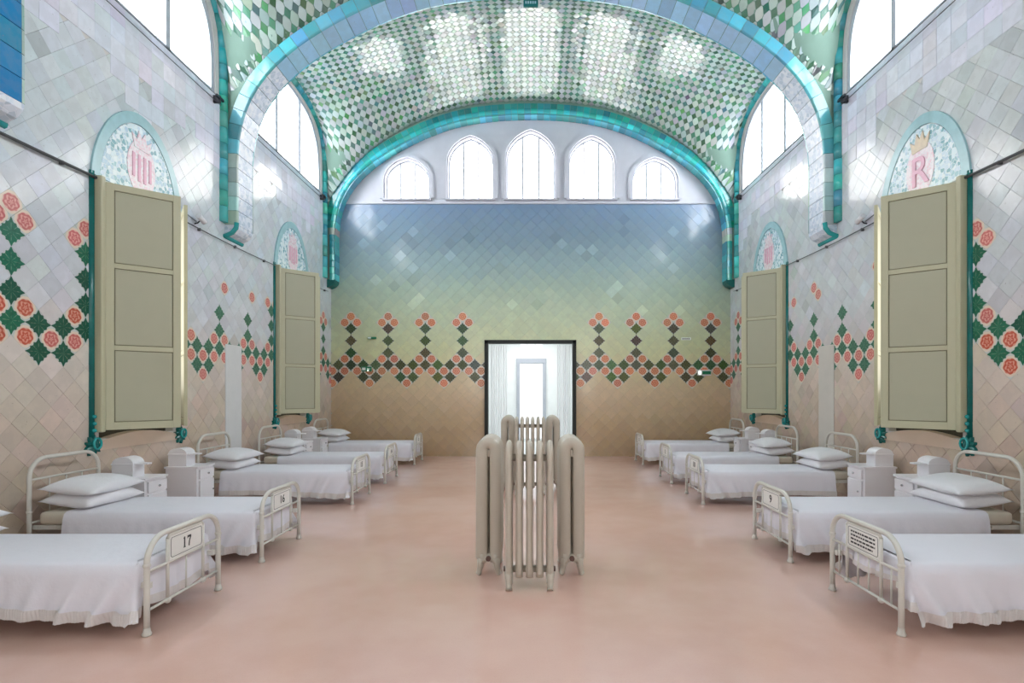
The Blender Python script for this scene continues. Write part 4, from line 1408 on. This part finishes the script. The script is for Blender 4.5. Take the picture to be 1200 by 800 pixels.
def make_pillow(seed, L=0.70, W=0.48, T=0.175):
    r = random.Random(seed)
    nu, nv = 22, 16; mm = MB()
    ph = [r.uniform(0, 6) for _ in range(4)]
    for sgnz in (1, -1):
        vs = []
        for j in range(nv + 1):
            for i in range(nu + 1):
                u = -1 + 2 * i / nu; v = -1 + 2 * j / nv
                t = max(0, (1 - abs(u) ** 2.6)) ** 0.55 * max(0, (1 - abs(v) ** 2.4)) ** 0.6
                pin = 1 - 0.07 * (1 - abs(u) ** 3) * abs(v) ** 3
                pin2 = 1 - 0.06 * (1 - abs(v) ** 3) * abs(u) ** 3
                z = sgnz * T / 2 * t * (1 + 0.08 * math.sin(4 * u + ph[0]) * math.cos(3 * v + ph[1]))
                z -= 0.02 * (abs(u) ** 4)
                vs.append((v * W / 2 * pin, u * L / 2 * pin2, z))
        fs = [(j * (nu + 1) + i, j * (nu + 1) + i + 1, (j + 1) * (nu + 1) + i + 1, (j + 1) * (nu + 1) + i) for j in range(nv) for i in range(nu)]
        if sgnz < 0: fs = [tuple(reversed(f)) for f in fs]
        mm.add(vs, fs, True)
    o = mm.build('pillow', M['pillow'], fix=False)
    bm = bmesh.new(); bm.from_mesh(o.data); bmesh.ops.remove_doubles(bm, verts=bm.verts, dist=0.0005); bmesh.ops.recalc_face_normals(bm, faces=bm.faces); bm.to_mesh(o.data); bm.free()
    for p in o.data.polygons: p.use_smooth = True
    return o

NEAR = [3.33, 4.76, 7.18, 8.80, 11.03]
LTXT = ['17', '16', '15', '14', '13']
RTXT = ['', '9', '10', '11', '12']
ordn = ['nearest the viewer', 'second from the viewer', 'third from the viewer', 'fourth from the viewer', 'farthest, by the back wall']
first_matt = None
pill = [make_pillow(1), make_pillow(2, 0.72, 0.50, 0.16)]
pill_used = [False, False]
spreads = [None, None, None]
def use(proto_list, k, mk):
    if proto_list[k] is None:
        proto_list[k] = mk(); return proto_list[k]
    return copy_tree(proto_list[k])
matt = [None]
for side in (-1, 1):
    sname = 'left' if side < 0 else 'right'
    for i, y0 in enumerate(NEAR):
        txt = (LTXT if side < 0 else RTXT)[i]
        rootx = -2.43 - BL / 2 if side < 0 else 2.345 + BL / 2
        yc = y0 + BW / 2
        rz = PI if side < 0 else 0
        b = make_bed(txt, spindles=(side > 0 and i == 0))
        b.location = (rootx, yc, 0); b.rotation_euler = (0, 0, rz)
        what = ('plaque number %s' % txt) if (txt and i < 2) else ('text plaque' if not txt else 'small number plaque')
        tag(b, 'white tubular iron bed with %s, %s row, %s' % (what, sname, ordn[i]), 'bed', 'iron ward beds')
        m_ = use(matt, 0, make_mattress)
        m_.location = (rootx, yc, 0); m_.rotation_euler = (0, 0, rz)
        tag(m_, 'cream mattress on the %s row bed %s' % (sname, ordn[i]), 'mattress', 'ward mattresses')
        sk = 1 if (side > 0 and i == 0) else (2 if i in (2, 4) else 0)
        s_ = use(spreads, sk, lambda: make_spread(20 + sk, foot_z=(0.29 if sk == 1 else 0.16)))
        s_.location = (rootx, yc, 0.0); s_.rotation_euler = (0, 0, rz)
        tag(s_, 'white bedspread with ruffled hem on the %s row bed %s' % (sname, ordn[i]), 'bedspread', 'white bedspreads')
        hx = rootx + side * (BL / 2 - 0.29)
        rr = random.Random(i * 7 + side)
        for k in (0, 1):
            pk = k
            if pill_used[pk]: p = pill[pk].copy(); COL.objects.link(p)
            else: p = pill[pk]; pill_used[pk] = True
            p.location = (hx + side * (0.02 - 0.03 * k) + rr.uniform(-0.01, 0.01), yc + rr.uniform(-0.015, 0.015), (0.53 + 0.115 * k))
            p.rotation_euler = (0, (-0.10 if side > 0 else 0.10), rr.uniform(-0.05, 0.05) + (PI if side < 0 else 0))
            p.rotation_euler = (0, -0.10 if True else 0.10, rr.uniform(-0.05, 0.05) + rz)
            tag(p, '%s white pillow on the %s row bed %s' % ('lower' if k == 0 else 'upper', sname, ordn[i]), 'pillow', 'white pillows')

# ------------------------------------------------------------------ NIGHTSTANDS
def make_stand(m=1):
    """local +x is towards the aisle; origin at the floor under its middle"""
    root = empty('nightstand')
    D, W, H = 0.42, 0.34, 0.57
    def bow(x0, xf, hw, n=8, b=0.03):
        return [(x0, -hw), (xf, -hw)] + [(xf + b * math.sin(PI * k / n), -hw + 2 * hw * k / n) for k in range(1, n)] + [(xf, hw), (x0, hw)]
    mm = MB(); mm.prism(bow(-D / 2, D / 2 - 0.03, W / 2), 0.07, H, 'z'); mm.build('body', M['cabinet'], root)
    for sx in (-1, 1):
        for sy in (-1, 1):
            mm = MB(); mm.lathe(sx * (D / 2 - 0.05), sy * (W / 2 - 0.03), [(0.012, 0), (0.018, 0.01), (0.014, 0.07)], 8); mm.build('leg', M['cabinet'], root)
    mm = MB(); mm.prism(bow(-D / 2 - 0.01, D / 2 - 0.01, W / 2 + 0.012, b=0.035), H, H + 0.022, 'z'); mm.build('tabletop', M['cabinet'], root)
    xf = D / 2 - 0.012
    mm = MB(); mm.box(xf - 0.005, xf + 0.014, -W / 2 + 0.025, W / 2 - 0.025, 0.43, 0.55, 0.005); d = mm.build('drawer', M['cabinet'], root)
    mm = MB(); mm.ball((xf + 0.03, 0, 0.49), 0.013, 10); mm.build('knob', M['knob'], d)
    mm = MB(); mm.box(xf - 0.005, xf + 0.014, -W / 2 + 0.025, W / 2 - 0.025, 0.10, 0.41, 0.005); d = mm.build('door', M['cabinet'], root)
    mm = MB(); mm.ball((xf + 0.03, 0.10, 0.27), 0.011, 10); mm.build('knob', M['knob'], d)
    # arched cupboard on top, with a projecting flap
    mm = MB(); n = 14; hw = 0.115; z0 = H + 0.022; zs = z0 + 0.155
    cx = -D / 2 + 0.13
    poly = [(cx - hw, z0), (cx + hw, z0), (cx + hw, zs)] + [(cx + hw * math.cos(PI * k / n), zs + 0.075 * math.sin(PI * k / n)) for k in range(1, n)] + [(cx - hw, zs)]
    mm.prism(poly, *sorted((-0.145 * m, 0.03 * m)), 'y'); mm.build('arched_cupboard', M['cabinet'], root)
    for sy in (-1, 1):
        mm = MB(); mm.box(cx - hw - 0.006, cx + hw + 0.006, sy * 0.0875 - 0.0575 * m - 0.006, sy * 0.0875 - 0.0575 * m + 0.006, zs - 0.012, zs + 0.004, 0.003)
        mm.build('rim', M['cabinet'], root)
    mm = MB(); mm.prism([(cx + hw - 0.005, -0.13 * m), (cx + hw + 0.12, -0.09 * m), (cx + hw + 0.13, -0.05 * m), (cx + hw + 0.12, -0.02 * m), (cx + hw - 0.005, 0.02 * m)], zs - 0.01, zs + 0.004, 'z')
    mm.build('flap', M['cabinet'], root)
    return root
for side in (-1, 1):
    st0 = make_stand(1 if side < 0 else -1); used = False
    for k, yy in enumerate((5.92, 6.82, 9.98, 10.72)):
        s_ = st0 if not used else copy_tree(st0); used = True
        s_.location = (side * (XW - 0.34), yy, 0); s_.rotation_euler = (0, 0, 0 if side < 0 else PI)
        w = ['nearer window, nearer of its pair', 'nearer window, farther of its pair', 'farther window, nearer of its pair', 'farther window, farther of its pair'][k]
        tag(s_, 'white bedside cabinet, arched top box, %s wall under %s' % ('left' if side < 0 else 'right', w), 'nightstand', 'white bedside cabinets')

# ------------------------------------------------------------------ RADIATORS
def rad_section_mesh():
    """one two-column section: columns along local y, pitch along local x; origin floor centre"""
    mm = MB(); rx, ry = 0.027, 0.050; sp = 0.058
    H = 1.157; zb = 0.10
    n = 12
    pts = [(0, -sp, zb + 0.04), (0, -sp, H * 0.5), (0, -sp, H - 0.11)]
    m_ = 8
    for k in range(1, m_):
        a = PI * k / m_
        pts.append((0, -sp * math.cos(a), H - 0.11 + 0.065 * math.sin(a)))
    pts += [(0, sp, H - 0.11), (0, sp, H * 0.5), (0, sp, zb + 0.04)]
    # oval tube: build manually so the oval stays aligned
    rings = []
    P = [Vector(p) for p in pts]
    for i, p in enumerate(P):
        d = (P[min(i + 1, len(P) - 1)] - P[max(i - 1, 0)]).normalized()
        w = Vector((1, 0, 0)); u = d.cross(w)
        rings.append([p + w * rx * math.cos(2 * PI * k / n) + u * ry * math.sin(2 * PI * k / n) for k in range(n)])
    vs = [q for r in rings for q in r]
    fs = [(i * n + k, i * n + (k + 1) % n, (i + 1) * n + (k + 1) % n, (i + 1) * n + k) for i in range(len(P) - 1) for k in range(n)]
    mm.add(vs, fs, True)
    # bottom header joining the two columns
    mm.tube([(0, -sp - 0.035, zb + 0.05), (0, -sp, zb + 0.035), (0, 0, zb + 0.045), (0, sp, zb + 0.035), (0, sp + 0.035, zb + 0.05)], [0.02, 0.040, 0.036, 0.040, 0.02], 10, rx=0.7)
    mm.tube([(0, -sp, zb + 0.0), (0, -sp, zb + 0.08)], 0.03, 10); mm.tube([(0, sp, zb + 0.0), (0, sp, zb + 0.08)], 0.03, 10)
    return mm
SEC = None
def make_radiator(ns, pitch=0.08):
    global SEC
    root = empty('radiator')
    for k in range(ns):
        x = (k - (ns - 1) / 2) * pitch
        if SEC is None:
            s_ = rad_section_mesh().build('column_section', M['radiator'], root); SEC = s_
        else:
            s_ = SEC.copy(); COL.objects.link(s_); s_.parent = root
        s_.location = (x, 0, 0)
    hw = (ns - 1) / 2 * pitch
    for z in (0.145, 1.02):
        mm = MB(); mm.tube([(-hw, 0, z), (hw, 0, z)], 0.028, 10); mm.build('header_pipe', M['radiator'], root)
    for sx in (-1, 1):
        for sy in (-1, 1):
            mm = MB()
            mm.tube([(sx * hw, sy * 0.062, 0.14), (sx * hw, sy * 0.070, 0.07), (sx * hw, sy * 0.082, 0.012), (sx * hw, sy * 0.090, 0.004)], [0.036, 0.026, 0.022, 0.026], 8)
            mm.build('foot', M['radiator'], root)
        mm = MB(); mm.tube([(sx * (hw + 0.02), 0, 0.145), (sx * (hw + 0.045), 0, 0.145)], 0.022, 8); mm.build('plug', M['radiator_dark'], root)
    return root
def place_group(y, ns, nside, tagname):
    specs = [((-0.01, y, 0), 0, ns, 'front radiator facing the viewer'),
             ((-0.355, y + 0.24 + nside * 0.04, 0), PI / 2, nside, 'left side radiator seen end on'),
             ((0.345, y + 0.24 + nside * 0.04, 0), PI / 2, nside, 'right side radiator seen end on')]
    for loc, rz, n, what in specs:
        r = make_radiator(n); r.location = loc; r.rotation_euler = (0, 0, rz)
        tag(r, 'cream cast iron %s, %s' % (what, tagname), 'radiator', 'cast iron radiators')
place_group(4.18, 5, 5, 'near cluster in the aisle')
place_group(7.95, 6, 5, 'far cluster in the aisle')

# ------------------------------------------------------------------ cables, spots, signs
for sgn in (-1, 1):
    side = 'left' if sgn < 0 else 'right'
    x = sgn * (XW - 0.045)
    for (ya, yb, r, what) in ((2.98, 5.70, 0.016, 'dark rod along the %s wall up to the nearer window'), (7.10, 9.70, 0.008, 'thin cable along the %s wall between the two windows'), (11.2, 12.2, 0.006, 'short thin cable on the %s wall beyond the farther window')):
        mm = MB(); n = 8
        mm.tube([(x, ya + (yb - ya) * k / n, 3.84 - 0.02 * math.sin(PI * k / n)) for k in range(n + 1)], r, 8)
        rod = mm.build('wall_cable', M['cable'])
        tag(rod, what % side, 'cable', 'cables on the side walls')
        for k in range(3):
            mm = MB(); yy = ya + (yb - ya) * (0.15 + 0.35 * k)
            mm.box(*sorted((sgn * XW, x)), yy - 0.01, yy + 0.01, 3.81, 3.85)
            mm.build('clip', M['cable'], rod)
    sp = empty('spotlight', (sgn * (XW - 0.0), 7.42, 3.95))
    tag(sp, 'small white spotlight on the %s wall beside the nearer window' % side, 'spotlight')
    mm = MB(); mm.tube([(-sgn * 0.10, -0.07, 0.03), (-sgn * 0.10, 0.07, -0.02)], 0.038, 12); mm.build('housing', M['cabinet'], sp)
    mm = MB(); mm.tube([(0, 0, -0.06), (-sgn * 0.05, 0, -0.05), (-sgn * 0.10, 0, 0)], 0.01, 6); mm.build('arm', M['iron'], sp)
    mm = MB(); mm.tube([(-sgn * 0.02, -0.25, 0.02), (-sgn * 0.03, 0, -0.03)], 0.006, 6); mm.build('cable', M['cable'], sp)

def wall_box(name, X, z, w, h, mat, label, cat, lamp=None):
    mm = MB(); mm.box(-w / 2, w / 2, -0.045, -0.008, -h / 2, h / 2, 0.006)
    o = mm.build(name, mat); o.location = (X, YB, z)
    tag(o, label, cat)
    return o
o = wall_box('exit_sign', -3.87, 2.06, 0.24, 0.11, M['sign_green'], 'green emergency exit sign on the back wall, left', 'sign')
mm = MB()
mm.box(-0.10, -0.02, -0.05, -0.044, -0.03, 0.03); mm.prism([(0.02, -0.02), (0.10, 0.0), (0.02, 0.02)], -0.05, -0.044, 'y')
mm.build('pictogram', M['sign_white'], o)
mm = MB(); mm.ball((0.04, -0.055, -0.04), 0.018); mm.build('lamp', M['lamp'], o)
o = wall_box('small_sign', -3.74, 2.79, 0.20, 0.05, M['sign_green'], 'small green and white sign high on the back wall, left', 'sign')
mm = MB(); mm.box(-0.095, -0.02, -0.048, -0.044, -0.018, 0.018); mm.build('white_field', M['sign_white'], o)
o = wall_box('emergency_light', 4.09, 1.97, 0.32, 0.13, M['cabinet'], 'white emergency light box with dark lens on the back wall, right', 'light')
mm = MB(); mm.box(-0.05, 0.15, -0.052, -0.044, -0.04, 0.04, 0.003); mm.build('lens', M['sign_green'], o)
mm = MB(); mm.box(-0.14, -0.08, -0.05, -0.044, -0.04, 0.04); mm.build('lamp', M['lamp'], o)
o = wall_box('small_sign', 3.66, 2.77, 0.22, 0.06, M['sign_white'], 'small pale sign with dark marks high on the back wall, right', 'sign')
mm = MB()
for k in range(5): mm.box(-0.09 + 0.037 * k, -0.067 + 0.037 * k, -0.048, -0.044, -0.018, 0.018)
mm.build('marks', M['greyline'], o)
